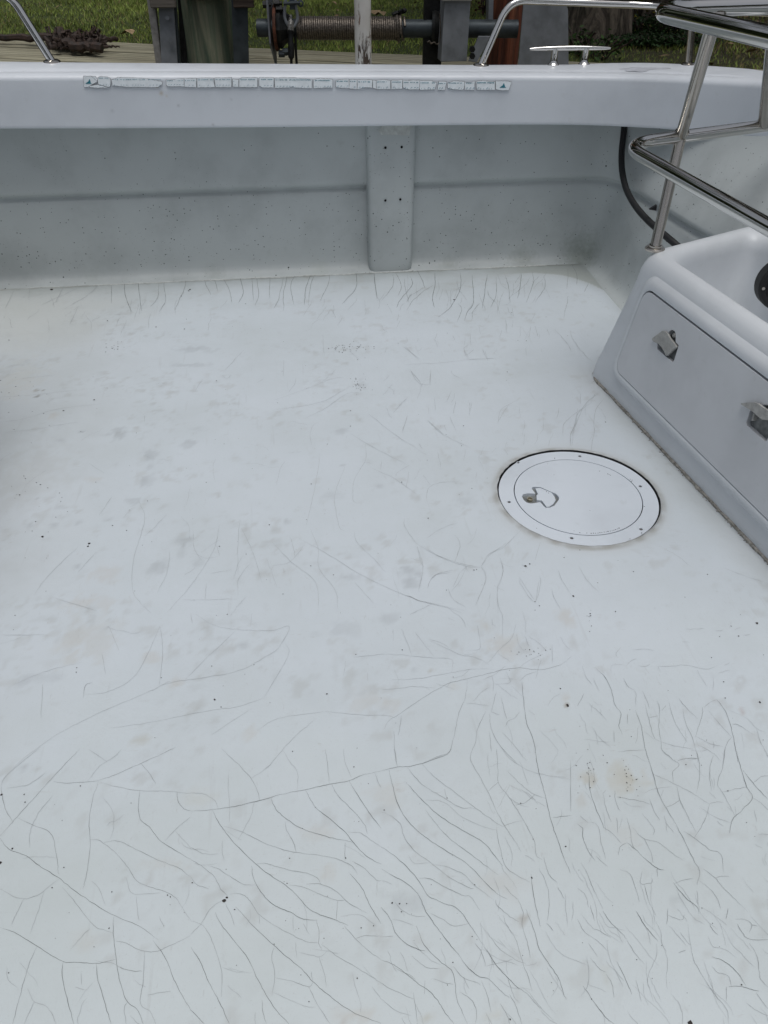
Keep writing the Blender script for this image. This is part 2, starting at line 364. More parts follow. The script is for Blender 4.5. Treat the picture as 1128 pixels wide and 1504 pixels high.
# leaf litter
mb = MB()
for k in range(1500):
    s = rnd.uniform(-3, 9); q = rnd.uniform(.1, 4.4); p = dock(s, q, gz+rnd.uniform(.02, .045))
    if rnd.random() > (1/(1+math.exp(-(p.x-2.2)*2)))*.9+.03: continue
    r_ = rnd.uniform(.015, .035); a = rnd.uniform(0, 6.28); U = Vector((math.cos(a), math.sin(a), rnd.uniform(-.4, .4))); W = Vector((-math.sin(a), math.cos(a), rnd.uniform(-.4, .4)))
    mb.add([p-U*r_, p-W*r_*.5+Vector((0, 0, .004)), p+U*r_, p+W*r_*.6], [(0, 1, 2, 3)])
tag(mb.build('fallen_leaves', M['leaf'], recalc=False), 'brown fallen leaves scattered over the lawn', None, None, 'stuff')
for (x, y, r_) in ((547, 18, .05), (559, 20, .035), (489, 5, .03), (188, 47, .035), (533, 15, .02)):
    p = atz(x, y, gz+.035); mb = MB(); L = []
    for k in range(12):
        a = k/12*6.28; L.append((p.x+math.cos(a)*r_*(1+.35*math.sin(3*a+x)), p.y+math.sin(a)*r_*.7*(1+.2*math.cos(4*a)), p.z+.012*math.sin(2*a+x)))
    mb.add(L+[tuple(p+Vector((0, 0, .012)))], [(k, (k+1) % 12, 12) for k in range(12)])
    o = mb.build('fallen_leaf', simple('tan_leaf', (.42, .30, .17), .8, 0, .3, 20, 0))
    lab = {547: 'largest curled tan leaf on the lawn, right of the white pole', 559: 'smaller tan leaf next to the largest one, right of the white pole', 489: 'pale leaf on the lawn above the coiled cable',
           188: 'pale leaf on the lawn edge near the dark driftwood', 533: 'tiny tan leaf on the lawn close behind the white pole'}[x]
    tag(o, lab, 'leaf', 'single leaves on the lawn')

# ---- dock
dk = thing('dock', 'low weathered timber dock running behind the boat along the lawn edge', 'dock')
bw = [.15, .155, .15, .16, .15, .155, .15]
q = -.0
for i, b0 in enumerate(bw):
    mb = MB(); zt = DZ - (0.0 if i % 2 else .006) - .002*i
    nseg = 60; prof = [(-b0+.010, -.04), (-b0+.010, -.008), (-b0+.020, 0), (-.016, 0), (-.006, -.008), (-.006, -.04)]
    vs = []
    for k in range(nseg+1):
        s = -3.2+9.6*k/nseg
        for (a, h) in prof: vs.append((s, a+q+.003*mnoise.noise(Vector((s*2, i*7, 0))), h+.004*mnoise.noise(Vector((s*1.3, i*3., a*8)))))
    m_ = len(prof); fs = [(k*m_+j, k*m_+(j+1) % m_, (k+1)*m_+(j+1) % m_, (k+1)*m_+j) for k in range(nseg) for j in range(m_)]
    mb.add(vs, fs)
    o = mb.build('plank', M['plank'], dk, smooth=True); o.location = (A_.x, A_.y, zt); o.rotation_euler = (0, 0, DANG); q -= b0
mb = MB(); p0 = dock(1.6, q/2, DZ-.10); mb.box(p0, (9.4, abs(q)-.06, .10), DANG); mb.build('support_beam', M['dark_wood'], dk)
mb = MB(); p0 = dock(1.6, q+.05, -.2); mb.box(p0, (9.6, .05, 1.30), DANG); mb.build('bulkhead_board', M['dark_wood'], dk)

# ---- driftwood tangle on the dock
df = thing('driftwood', 'dark tangled clump of driftwood roots lying on the dock planks at left', 'driftwood')
def wob(p0, p1, n, amp, sd):
    P = []
    for i in range(n+1):
        t = i/n; p = Vector(p0).lerp(Vector(p1), t)
        P.append(p+Vector((mnoise.noise(Vector((t*4, sd, 0))), mnoise.noise(Vector((t*4, sd, 5))), abs(mnoise.noise(Vector((t*4, sd, 9))))))*amp)
    return P
mb = MB(); zt = DZ+.014
def rt(x0, y0, x1, y1, r0, r1, amp, sd, m_=None):
    P = wob(atz(x0, y0, zt+r0*.8), atz(x1, y1, zt+r1*.8), 12, amp, sd)
    (m_ or mb).tube(P, [r0+(r1-r0)*i/12*(1)+.25*r0*mnoise.noise(Vector((i*.9, sd, 3))) for i in range(13)], 7)
rt(-60, 54, 80, 58, .012, .02, .02, 1); rt(70, 58, 150, 71, .014, .022, .05, 2); rt(80, 60, 120, 72, .018, .010, .08, 3)
rt(95, 66, 146, 73, .026, .016, .03, 4); rt(100, 57, 145, 62, .014, .009, .07, 5); rt(130, 62, 172, 58, .016, .010, .015, 6); rt(150, 69, 176, 69, .008, .003, .01, 7)
for k in range(60):
    x = rnd.uniform(72, 145); y = rnd.uniform(55, 71); rt(x, y, x+rnd.uniform(-14, 22), y+rnd.uniform(-5, 4), rnd.uniform(.004, .012), .003, rnd.uniform(.04, .12), 10+k)
mb.build('root', M['driftwood'], df, smooth=True, props={'kind': 'stuff'})
mb = MB(); rt(84, 61, 88, 57, .012, .006, .05, 51); rt(88, 64, 94, 60, .012, .006, .04, 52); rt(76, 62, 92, 63, .008, .005, .02, 53); rt(136, 73, 142, 71, .006, .004, .02, 54)
mb.build('bare_root_wood', M['root_pale'], df, smooth=True, props={'kind': 'stuff'})

# ---- trees behind the dock
def leaves(cx, cy, cz, rx, ry, rz, n, seed, c0, size=.06):
    r = np.random.RandomState(seed); k = 26
    cen = r.normal(0, 1, (k, 3)); cen /= np.linalg.norm(cen, axis=1)[:, None]; cen *= r.uniform(.25, .95, (k, 1))
    sel = r.randint(0, k, n); P = cen[sel]+r.normal(0, .17, (n, 3)); P = P*[rx, ry, rz]+[cx, cy, cz]
    a = r.normal(0, 1, (n, 3)); a /= np.linalg.norm(a, axis=1)[:, None]; b2 = np.cross(a, r.normal(0, 1, (n, 3))); b2 /= np.linalg.norm(b2, axis=1)[:, None]
    sz = size*r.uniform(.6, 1.3, (n, 1))
    V = np.stack([P-a*sz, P-b2*sz*.5, P+a*sz, P+b2*sz*.5], 1)
    col = np.array(c0)*(r.uniform(.5, 1.4, (n, 1)))*(.7+.5*r.uniform(0, 1, (k, 1))[sel])
    return V.reshape(-1, 3), np.arange(n*4).reshape(-1, 4), np.repeat(col, 4, 0)
def trunk_mesh(x0, y0, r0, h, flare, seed, lean=(0, 0), z0=gz-.1, ridges=14, nseg=96):
    mb = MB(); nz = 60; vs = []
    for j in range(nz+1):
        z = h*(j/nz)**1.3
        rr = r0*(1-.35*z/h)+flare*math.exp(-z/.18)
        for i in range(nseg):
            a = 6.2832*i/nseg
            f = 1+.07*mnoise.noise(Vector((math.cos(a)*2, math.sin(a)*2, seed)))+.055*mnoise.noise(Vector((math.cos(a)*ridges*.55, math.sin(a)*ridges*.55, z*1.3+seed)))+.03*mnoise.noise(Vector((math.cos(a)*ridges*1.3, math.sin(a)*ridges*1.3, z*5+seed)))
            f += (.35*flare/r0)*math.exp(-z/.2)*math.cos(5*a+seed)
            vs.append((x0+lean[0]*z+rr*f*math.cos(a), y0+lean[1]*z+rr*f*math.sin(a), z0+z))
    mb.add(vs, [(j*nseg+i, j*nseg+(i+1) % nseg, (j+1)*nseg+(i+1) % nseg, (j+1)*nseg+i) for j in range(nz) for i in range(nseg)])
    return mb
def tree(label, x, y, r0, h, flare, seed, lean, crown, stems=None, name='shade_tree'):
    t_ = thing(name, label, 'tree', 'trees on the bank behind the dock')
    trunk_mesh(x, y, r0, h, flare, seed, lean).build('trunk', M['bark'], t_, smooth=True, sharp=0)
    for (sx, sy, sr, sl) in (stems or []): trunk_mesh(sx, sy, sr, h*.8, .03, seed+sx, sl).build('stem', M['bark'], t_, smooth=True, sharp=0)
    tx, ty, tz = x+lean[0]*h, y+lean[1]*h, gz+h
    mb = MB(); r = random.Random(seed)
    for k in range(9):
        a = k*.7*2+r.random(); P = [Vector((tx-lean[0]*h*.35, ty-lean[1]*h*.35, gz+h*(.6+.04*k)))]
        for q_ in range(5): P.append(P[-1]+Vector((math.cos(a)*crown*.16, math.sin(a)*crown*.16, .25+.2*r.random()))+Vector((r.uniform(-.1, .1), r.uniform(-.1, .1), 0)))
        mb.tube(P, [r0*.32*(1-.17*i) for i in range(6)], 7)
    mb.build('limb', M['bark'], t_, smooth=True, props={'kind': 'stuff'})
    V, F, Cc = leaves(tx, ty, tz+1.5, crown*1.05, crown, crown*.6, 9000, seed, (.05, .075, .022), .14)
    tinted('crown', V, F, Cc, M['foliage'], parent=t_)
pA = atz(871, 84, gz); pA = pA*1.12
tree('thick ridged brown tree trunk standing just right of the grey plate', pA.x, pA.y, .165, 3.6, .05, 3, (.01, .02), 2.2)
pB = atz(957, 80, gz)*1.32
tree('dark shaded tree with several crowded stems behind the ivy', pB.x, pB.y, .15, 3.4, .05, 8, (.02, .03), 2.0,
     [(atz(985, 80, gz)*1.22).x*1.0+0 for _ in ()] or [((atz(986, 80, gz)*1.25).x, (atz(986, 80, gz)*1.25).y, .05, (.01, 0)), ((atz(1003, 80, gz)*1.28).x, (atz(1003, 80, gz)*1.28).y, .035, (.03, .02))])
# ivy / shrub at the foot of the trees
def plant(label, spots, n, seed, c0, size, name, cat, stem=True):
    t_ = thing(name, label, cat)
    r = random.Random(seed); Vs, Fs, Cs = [], [], []; mb = MB()
    for (x, y, k, hz) in spots:
        p = atz(x, y, gz)*k; base = Vector((p.x, p.y, gz))
        for q_ in range(n):
            a = r.uniform(0, 6.28); rr = r.uniform(0, .16); h = r.uniform(.02, hz); e = base+Vector((math.cos(a)*rr, math.sin(a)*rr, h))
            d = Vector((r.uniform(-1, 1), r.uniform(-1, 1), r.uniform(-.5, .8))).normalized(); s_ = d.cross(Vector((r.uniform(-1, 1), r.uniform(-1, 1), r.uniform(-1, 1)))).normalized(); z_ = size*r.uniform(.6, 1.4)
            b0 = len(Vs); Vs += [e-d*z_, e+s_*z_*.45, e+d*z_, e-s_*z_*.45]; Fs.append((b0, b0+1, b0+2, b0+3))
            cc = np.array(c0)*r.uniform(.35, 1.5); Cs += [cc]*4
        for q_ in range(5): mb.tube(wob(base, base+Vector((r.uniform(-.12, .12), r.uniform(-.12, .12), hz*.9)), 5, .03, q_+seed), .004, 5)
    tinted('leaf_mass', np.array([tuple(v) for v in Vs]), np.array(Fs), np.array(Cs), M['foliage'], {'kind': 'stuff'}, t_)
    mb.build('stem', M['driftwood'], t_, props={'kind': 'stuff'})
plant('low dark green ivy covering the ground at the foot of the dark tree', [(x, 88, 1.10, .06) for x in range(908, 1015, 8)]+[(x, 80, 1.16, .10) for x in range(912, 1006, 10)], 150, 4, (.022, .05, .014), .011, 'ivy', 'ivy')
plant('yellowish shrub standing between the thick trunk and the dark tree', [(916, 60, 1.3, .85), (926, 60, 1.32, .8), (935, 60, 1.35, .7), (912, 62, 1.18, .75), (922, 62, 1.18, .7), (908, 62, 1.2, .8), (930, 62, 1.2, .55)], 230, 6, (.26, .22, .03), .016, 'shrub', 'shrub')
plant('small leafy weed between the grey plate and the thick trunk', [(846, 92, 1.03, .14), (855, 92, 1.02, .12), (867, 90, 1.0, .1), (880, 92, 1.0, .12)], 60, 9, (.04, .08, .02), .013, 'weed', 'weed')
plant('reddish leaf clump beside the rusty brown pile', [(708, 40, 1.1, .5), (714, 42, 1.1, .45)], 240, 12, (.06, .025, .014), .014, 'bush', 'bush')
# unseen tree ring, added to cut low sky off walls and darken rail reflections
Vw, Fw, Cw = [], [], []; nn = 0
for k in range(30):
    q_ = 6.2832*k/30; land = max(0, math.sin(q_)); rr = 24-7*land+2*math.sin(k*2.1)
    V, F, Cc = leaves(rr*math.cos(q_), rr*math.sin(q_), 4.3, 3.6, 3.2, 4.4+.6*land+1.2*math.sin(k*1.7), 1500, 100+k, (.045, .065, .02), .45)
    Vw.append(V); Fw.append(F+nn); Cw.append(Cc); nn += len(V)
tag(tinted('added_tree_ring', np.concatenate(Vw), np.concatenate(Fw), np.concatenate(Cw), M['foliage']), 'unseen ring of foliage added all round to block the low sky', None, None, 'stuff')

# ================================================================== BOAT
# ---- hatch position
HC = atz(848.5, 726.5, 0); HR = .188; HRi = .1505
# ---- floor with a round cut-out, dirt, scuffs and painted light stored as colour
x0f, x1f, y0f, y1f, st = -1.95, 1.35, -.2, 2.99, .0075
gx0 = round((HC.x-.24-x0f)/st); gx1 = round((HC.x+.24-x0f)/st); gy0 = round((HC.y-.24-y0f)/st); gy1 = round((HC.y+.24-y0f)/st)
nx = int((x1f-x0f)/st); ny = int((y1f-y0f)/st)
X, Yg = np.meshgrid(x0f+st*np.arange(nx+1), y0f+st*np.arange(ny+1))
fv = np.c_[X.ravel(), Yg.ravel(), np.zeros(X.size)]
J, I = np.meshgrid(np.arange(ny), np.arange(nx), indexing='ij')
msk = ~((I >= gx0) & (I < gx1) & (J >= gy0) & (J < gy1)); I, J = I[msk], J[msk]
idx = lambda j, i: j*(nx+1)+i
quads = np.stack([idx(J, I), idx(J, I+1), idx(J+1, I+1), idx(J+1, I)], 1)
bnd = [(gy0, i) for i in range(gx0, gx1)]+[(j, gx1) for j in range(gy0, gy1)]+[(gy1, i) for i in range(gx1, gx0, -1)]+[(j, gx0) for j in range(gy1, gy0, -1)]
bidx = [idx(j, i) for j, i in bnd]; nbd = len(bnd); extra = []; prev = bidx; q2 = []; base_n = len(fv)
HG = Vector((HC.x+.0015, HC.y+.0035, 0))
RG = 14
for lv in range(1, RG+3):
    cur = []
    for k, bi in enumerate(bidx):
        bx, by = fv[bi][0], fv[bi][1]; a = math.atan2(by-HG.y, bx-HG.x)
        rr = HR+.0035+.0012*mnoise.noise(Vector((math.cos(a)*9, math.sin(a)*9, 2)))+.0008*mnoise.noise(Vector((math.cos(a)*30, math.sin(a)*30, 2)))
        cxp, cyp = HG.x+rr*math.cos(a), HG.y+rr*math.sin(a); t = min(1, lv/RG)
        cur.append(base_n+len(extra)); extra.append((bx+(cxp-bx)*t, by+(cyp-by)*t, 0 if lv <= RG else (-.0012 if lv == RG+1 else -.02)))
    for k in range(nbd): q2.append((prev[k], cur[k], cur[(k+1) % nbd], prev[(k+1) % nbd])[::-1])
    prev = cur
fv = np.concatenate([fv, np.array(extra)]); quads = np.concatenate([quads, np.array(q2)])
# gentle sweep up of the floor at its outer edges
FX, FY = fv[:, 0], fv[:, 1]

def topx(P):  # place -> photo pixel, numpy
    c, s = math.cos(YAW), math.sin(YAW)
    xr = c*P[:, 0]-s*P[:, 1]; yf = s*P[:, 0]+c*P[:, 1]; dz = P[:, 2]-CAMH
    d = yf*math.cos(PITCH)-dz*math.sin(PITCH); up = yf*math.sin(PITCH)+dz*math.cos(PITCH)
    return xr, yf, d, up
nz1 = np.array([mnoise.fractal(Vector((x*6, y*6, 0)), 1, 2, 4) for x, y in zip(FX, FY)])
nz2 = np.array([mnoise.fractal(Vector((x*30, y*30, 4)), 1, 2, 3) for x, y in zip(FX, FY)])
col = np.tile(np.array([.575, .625, .665]), (len(fv), 1))
def blend(mask, c): 
    global col
    mask = np.clip(mask, 0, 1)[:, None]; col = col*(1-mask)+np.array(c)*mask
def sstep(a, b, x): t = np.clip((x-a)/(b-a), 0, 1); return t*t*(3-2*t)
# greenish reflected light painted in towards the near end, greyer at left
blend(.55*sstep(1.05, .45, FY+.15*nz1), (.54, .59, .585))
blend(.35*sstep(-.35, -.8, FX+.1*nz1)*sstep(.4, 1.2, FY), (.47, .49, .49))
# silt film in the right rear corner, with a tide line
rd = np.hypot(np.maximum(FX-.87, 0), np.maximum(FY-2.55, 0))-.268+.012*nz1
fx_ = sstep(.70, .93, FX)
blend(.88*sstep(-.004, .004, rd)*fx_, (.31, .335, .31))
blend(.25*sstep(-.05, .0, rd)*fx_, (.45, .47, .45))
# silt along the foot of the wall, left far corner yellowish
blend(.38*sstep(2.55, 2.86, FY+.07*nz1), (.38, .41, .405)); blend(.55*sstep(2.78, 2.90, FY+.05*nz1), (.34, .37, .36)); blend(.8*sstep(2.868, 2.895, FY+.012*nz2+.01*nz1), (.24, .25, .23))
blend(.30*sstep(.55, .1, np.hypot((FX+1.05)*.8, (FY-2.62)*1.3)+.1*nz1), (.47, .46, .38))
blend(.55*sstep(.10, .0, np.abs(FX-(.862+(2.0-FY)*.1165)) + .01*nz1)*sstep(2.1, 1.95, FY)*.6, (.46, .46, .44))
blend(.35*sstep(.05, .0, np.abs(np.hypot(FX-HC.x, FY-HC.y)-HR)), (.50, .51, .50)); blend((.45+.5*nz2)*sstep(.018, .004, np.abs(np.hypot(FX-HC.x, FY-HC.y)-HR-.004)), (.27, .26, .23))
ZA = lambda x, y: (x/2.82, 420+y/2.82); ZB = lambda x, y: (400+x/2.82, 420+y/2.82); ZG = lambda x, y: (x/2, 900+y/2); ZH = lambda x, y: (564+x/2, 900+y/2)
ZE = lambda x, y: (560+x/4.029, 800+y/4.029); ZC = lambda x, y: (560+x/3.721, 1100+y/3.721); ZD = lambda x, y: (848+x/3.721, 1100+y/3.721); ZF = lambda x, y: (848+x/4.029, 800+y/4.029)
ZP = lambda x, y: (x/3.721, 1100+y/3.721); ZQ = lambda x, y: (280+x/3.721, 1100+y/3.721)
grey, tan_, dk_ = (.35, .375, .395), (.48, .445, .39), (.22, .2, .17)
stains = [(ZA, 490, 612, 40, 28, .42, grey), (ZA, 612, 705, 36, 26, .4, grey), (ZA, 622, 745, 14, 20, .3, grey), (ZA, 595, 805, 42, 28, .38, grey), (ZA, 550, 890, 30, 16, .4, grey), (ZA, 785, 655, 32, 18, .35, grey),
 (ZA, 660, 1160, 42, 28, .35, grey), (ZA, 770, 1055, 48, 26, .38, grey), (ZA, 755, 1100, 20, 40, .22, grey), (ZA, 130, 993, 22, 16, .35, grey), (ZA, 220, 992, 18, 10, .4, grey), (ZA, 318, 983, 20, 10, .35, grey), (ZA, 153, 458, 14, 9, .8, (.2, .19, .17)),
 (ZA, 150, 433, 10, 5, .7, dk_), (ZA, 176, 433, 7, 5, .7, dk_), (ZA, 220, 535, 22, 18, .3, tan_), (ZA, 800, 260, 80, 14, .32, grey), (ZA, 780, 328, 90, 10, .3, grey), (ZA, 900, 490, 20, 14, .3, grey), (ZA, 815, 593, 34, 16, .22, grey),
 (ZA, 340, 605, 12, 6, .5, grey), (ZA, 255, 638, 20, 8, .3, grey), (ZA, 600, 206, 16, 7, .4, grey), (ZA, 430, 1190, 70, 40, .25, tan_), (ZA, 360, 1310, 110, 34, .25, tan_), (ZA, 320, 1162, 16, 10, .4, grey), (ZA, 520, 1097, 12, 6, .55, grey),
 (ZA, 100, 790, 170, 120, .16, (.42, .41, .37)), (ZA, 60, 380, 120, 90, .2, (.52, .49, .40)), (ZA, 390, 800, 40, 12, .2, tan_), (ZA, 820, 1150, 22, 18, .25, grey), (ZA, 215, 878, 16, 5, .55, grey), (ZA, 155, 880, 12, 6, .5, grey), (ZA, 240, 918, 34, 7, .3, grey), (ZA, 450, 968, 22, 10, .3, grey),
 (ZB, 290, 742, 12, 7, .55, grey), (ZB, 285, 600, 38, 12, .35, grey), (ZB, 435, 828, 26, 10, .3, grey), (ZB, 800, 890, 46, 34, .22, grey), (ZB, 235, 870, 44, 18, .2, grey), (ZB, 570, 1180, 50, 30, .25, grey), (ZB, 560, 1230, 36, 24, .25, grey), (ZB, 310, 1205, 60, 14, .28, grey), (ZB, 370, 408, 20, 22, .3, grey), (ZB, 60, 975, 14, 12, .35, grey), (ZB, 690, 150, 24, 8, .25, grey),
 (ZG, 270, 60, 90, 70, .22, (.45, .42, .35)), (ZG, 210, 90, 40, 60, .18, (.45, .42, .35)), (ZG, 450, 135, 40, 22, .3, tan_), (ZG, 710, 95, 20, 13, .35, grey), (ZG, 520, 208, 26, 18, .32, tan_), (ZG, 415, 375, 34, 20, .38, (.42, .40, .33)), (ZG, 70, 455, 14, 8, .4, grey), (ZG, 735, 355, 16, 26, .28, tan_), (ZG, 990, 50, 60, 26, .22, grey), (ZG, 1080, 250, 60, 60, .25, tan_), (ZG, 120, 190, 90, 14, .22, grey), (ZG, 60, 205, 30, 12, .3, grey),
 (ZG, 580, 545, 60, 26, .2, (.5, .49, .42)), (ZG, 930, 640, 60, 26, .25, tan_), (ZG, 500, 740, 90, 16, .22, tan_), (ZG, 270, 960, 40, 30, .2, tan_), (ZG, 960, 760, 24, 20, .3, tan_), (ZG, 1050, 1185, 60, 20, .35, tan_), (ZG, 1005, 1195, 9, 6, .8, (.2, .1, .05)), (ZG, 1050, 1195, 9, 5, .8, (.22, .11, .05)), (ZG, 408, 1105, 7, 9, .5, (.3, .25, .2)),
 (ZE, 740, 610, 130, 66, .32, tan_), (ZE, 610, 480, 60, 50, .3, tan_), (ZE, 1090, 430, 60, 50, .38, tan_), (ZE, 300, 742, 20, 18, .55, (.38, .36, .30)), (ZE, 200, 742, 20, 14, .35, grey), (ZE, 40, 940, 80, 60, .28, tan_), (ZE, 1100, 957, 14, 9, .75, (.24, .20, .14)), (ZE, 1095, 910, 20, 30, .3, tan_), (ZE, 50, 440, 70, 30, .25, grey), (ZE, 150, 140, 50, 34, .25, grey), (ZE, 150, 230, 46, 24, .26, grey), (ZE, 430, 840, 36, 20, .2, tan_), (ZE, 225, 175, 24, 14, .28, grey),
 (ZH, 600, 490, 34, 22, .4, (.45, .38, .26)), (ZH, 720, 490, 54, 50, .35, (.48, .42, .30)), (ZH, 580, 550, 20, 28, .3, tan_), (ZH, 408, 902, 20, 18, .6, (.33, .30, .26)), (ZH, 60, 850, 60, 34, .28, grey), (ZH, 330, 800, 70, 40, .2, tan_), (ZH, 20, 545, 50, 50, .25, tan_), (ZH, 1025, 950, 10, 10, .5, grey), (ZH, 330, 1180, 44, 34, .25, (.46, .44, .36)), (ZH, 130, 1190, 24, 18, .4, (.42, .40, .32)), (ZH, 655, 1070, 30, 44, .25, (.45, .44, .36)), (ZH, 860, 845, 34, 12, .3, grey), (ZH, 1055, 290, 6, 14, .55, (.35, .26, .23)), (ZH, 1105, 660, 20, 24, .2, grey), (ZH, 700, 650, 60, 40, .15, tan_)]
nz4n = np.array([mnoise.fractal(Vector((x*75, y*75, 29)), 1, 2, 3) for x, y in zip(FX, FY)])
for (Z, x, y, rx, ry, s_, c_) in stains:
    a, b0 = Z(x, y); a1, _ = Z(x+rx, y); _, b1 = Z(x, y+ry)
    p = atz(a, b0, 0); ex = (atz(a1, b0, 0)-p).length; ey = (atz(a, b1, 0)-p).length
    near = (np.abs(FX-p.x) < ex*3+.02) & (np.abs(FY-p.y) < ey*3+.02)
    c0, s0 = math.cos(-YAW), math.sin(-YAW)
    ux = (FX-p.x)*c0+(FY-p.y)*s0; uy = -(FX-p.x)*s0+(FY-p.y)*c0
    dist = np.hypot(ux/ex, uy/ey)+.95*nz2+.45*nz1
    blend(np.where(near, min(.9, 1.4*s_)*sstep(1.15, .35, dist+.4*nz4n)*(.75+.5*nz2), 0), c_)
nz3 = np.array([mnoise.fractal(Vector((x*14+y*5, y*34-x*9, 9)), 1, 2, 4) for x, y in zip(FX, FY)])
lft = sstep(.5, -.5, FX)*sstep(.5, 1.1, FY)
nz4 = np.array([mnoise.fractal(Vector((x*62, y*48, 19)), 1, 2, 3) for x, y in zip(FX, FY)])
blend((.06+.12*lft)*sstep(.15, .6, nz3+.35*nz4)*sstep(-.1, .5, nz1+.5*nz2), (.38, .40, .40))
blend((.08+.12*lft)*sstep(.22, .5, nz4)*sstep(.0, .4, nz1+.2*nz2), (.36, .37, .36))
blend(.45*sstep(-.55, -.95, FX+.12*nz1+.05*nz2)*sstep(.5, 1.0, FY)*sstep(2.1, 1.8, FY), (.36, .375, .375))  # light fall-off along the left edge, painted into the floor colour
blend(.30*sstep(.28, .5, nz2)*sstep(-.1, .25, nz1), (.42, .43, .42))
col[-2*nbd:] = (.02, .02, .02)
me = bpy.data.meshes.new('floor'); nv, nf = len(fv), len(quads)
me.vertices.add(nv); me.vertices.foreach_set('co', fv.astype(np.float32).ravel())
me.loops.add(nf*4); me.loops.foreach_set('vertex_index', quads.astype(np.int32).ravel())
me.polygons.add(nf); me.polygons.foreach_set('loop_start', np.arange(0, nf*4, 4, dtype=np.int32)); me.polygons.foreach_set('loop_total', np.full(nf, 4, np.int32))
me.update(calc_edges=True); ca = me.color_attributes.new('wear_and_light', 'FLOAT_COLOR', 'POINT')
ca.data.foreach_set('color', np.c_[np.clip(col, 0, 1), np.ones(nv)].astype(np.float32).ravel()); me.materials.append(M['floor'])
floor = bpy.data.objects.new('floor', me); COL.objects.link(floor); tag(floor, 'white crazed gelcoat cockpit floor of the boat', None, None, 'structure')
mb = MB(); mb.box((HC.x, HC.y, -.024), (.46, .46, .006)); mb.build('hatch_well', M['gap'], floor)
mb = MB(); mb.box((-.3, -1.25, -.03), (3.4, 2.1, .058)); mb.build('forward_deck', M['cap'], floor)

# ---- round deck hatch
ht = thing('deck_hatch', 'round white deck hatch with six screws and a worn flush latch', 'hatch', None, (0, .0, -.0042))
def onfl(x, y, z=.003): p = atz(x, y, z); return (p.x-HC.x, p.y-HC.y)
scr = [(761, 677), (852, 668), (941, 712), (942, 775), (840, 788), (748, 735)]
holes = []
for (x, y) in scr: c = onfl(x, y); holes.append([(c[0]+.0042*math.cos(q_*6.2832/14), c[1]+.0042*math.sin(q_*6.2832/14)) for q_ in range(14)])
def circ0(r_, n=110, j=0): return [(r_*math.cos(6.2832*k/n)*(1+j*mnoise.noise(Vector((math.cos(6.28*k/n)*6, math.sin(6.28*k/n)*6, 1)))), r_*math.sin(6.2832*k/n)*(1+j*mnoise.noise(Vector((math.cos(6.28*k/n)*6, math.sin(6.28*k/n)*6, 1))))) for k in range(n)]
mb = MB(); mb.prism([circ0(HR-.0005), circ0(HRi+.0012)]+holes, (HC.x, HC.y, 0), (1, 0, 0), (0, 1, 0), (0, 0, 1), -.012, .0028); mb.build('hatch_ring', M['hatch'], ht, bevel=.0007)
for (x, y) in scr:
    c = onfl(x, y); mb = MB(); mb.lathe((HC.x+c[0], HC.y+c[1], -.0008), (0, 0, 1), [(1e-5, .0008), (.0010, .0008), (.0016, .0016), (.0033, .0018), (.0040, .0006), (.0040, -.002), (1e-5, -.002)], 16); mb.build('screw', simple('tarnished_screw', (.20, .19, .18), .45, .8, .4, 200, .1) if (x, y) == scr[0] else bpy.data.materials['tarnished_screw'], ht, smooth=True)
ZLt = lambda x, y: (760+x/8.057, 640+y/8.057)
rcs = [onfl(*ZLt(x, y)) for x, y in [(55, 700), (70, 675), (120, 664), (215, 668), (170, 605), (188, 588), (270, 590), (400, 646), (458, 668), (495, 710), (492, 740), (466, 775), (442, 808), (390, 832), (335, 834), (272, 768), (215, 778), (160, 785), (110, 772), (78, 745)]]
mb = MB(); mb.prism([circ0(HRi-.0010), rcs], (HC.x, HC.y, 0), (1, 0, 0), (0, 1, 0), (0, 0, 1), -.012, .0030); lid = mb.build('hatch_lid', M['hatch'], ht, bevel=.0007)
mb = MB(); mb.prism([rcs], (HC.x, HC.y, 0), (1, 0, 0), (0, 1, 0), (0, 0, 1), -.009, -.004); mb.build('latch_recess', M['latch_dark'], lid)
mb = MB(); mb.prism([[onfl(*ZLt(x, y)) for x, y in [(246, 672), (215, 602), (270, 598), (330, 622), (408, 655), (442, 700), (456, 740), (430, 785), (385, 818), (347, 822), (292, 748), (230, 742), (228, 684)]]], (HC.x, HC.y, 0), (1, 0, 0), (0, 1, 0), (0, 0, 1), -.004, .0026); mb.build('latch_flap', M['hatch'], lid, bevel=.0006)
c = onfl(*ZLt(152, 722)); mb = MB(); mb.lathe((HC.x+c[0], HC.y+c[1], -.004), (0, 0, 1), [(.0068, 0), (.0068, .0058), (.0052, .0064), (.0046, .0058), (.0046, .001), (.003, .0008), (.0024, .003), (1e-5, .003)], 24); mb.build('latch_socket', simple('stained_socket', (.26, .24, .18), .6, 0, .5, 200, .3), lid, smooth=True)
mb = MB()   # worn moulded lettering, no longer readable, along the near edge; chips on the ring
for k in range(26):
    a = R(-118+2.0*k+rnd.uniform(-.3, .3)); r_ = HRi-.007+rnd.uniform(-.0006, .0006)
    if k < 12 and rnd.random() < .6: continue
    mb.box((HC.x+r_*math.cos(a), HC.y+r_*math.sin(a), .0031), (rnd.uniform(.001, .0026), rnd.uniform(.0015, .003), .0005), a)
for (x, y) in ((926, 702), (929, 703), (928, 705), (945, 741), (947, 742), (895, 695), (893, 694), (897, 696), (943, 780), (943, 782), (806, 722), (803, 720), (867, 748), (881, 690), (815, 671)):
    c = onfl(x, y); s_ = rnd.uniform(.0008, .0016); mb.box((HC.x+c[0], HC.y+c[1], .0031), (s_*2, s_, .0006), rnd.random()*3)
mb.build('worn_marks', simple('worn_marks', (.10, .11, .12), .8, 0, .4, 200, 0), ht, props={'kind': 'stuff'})
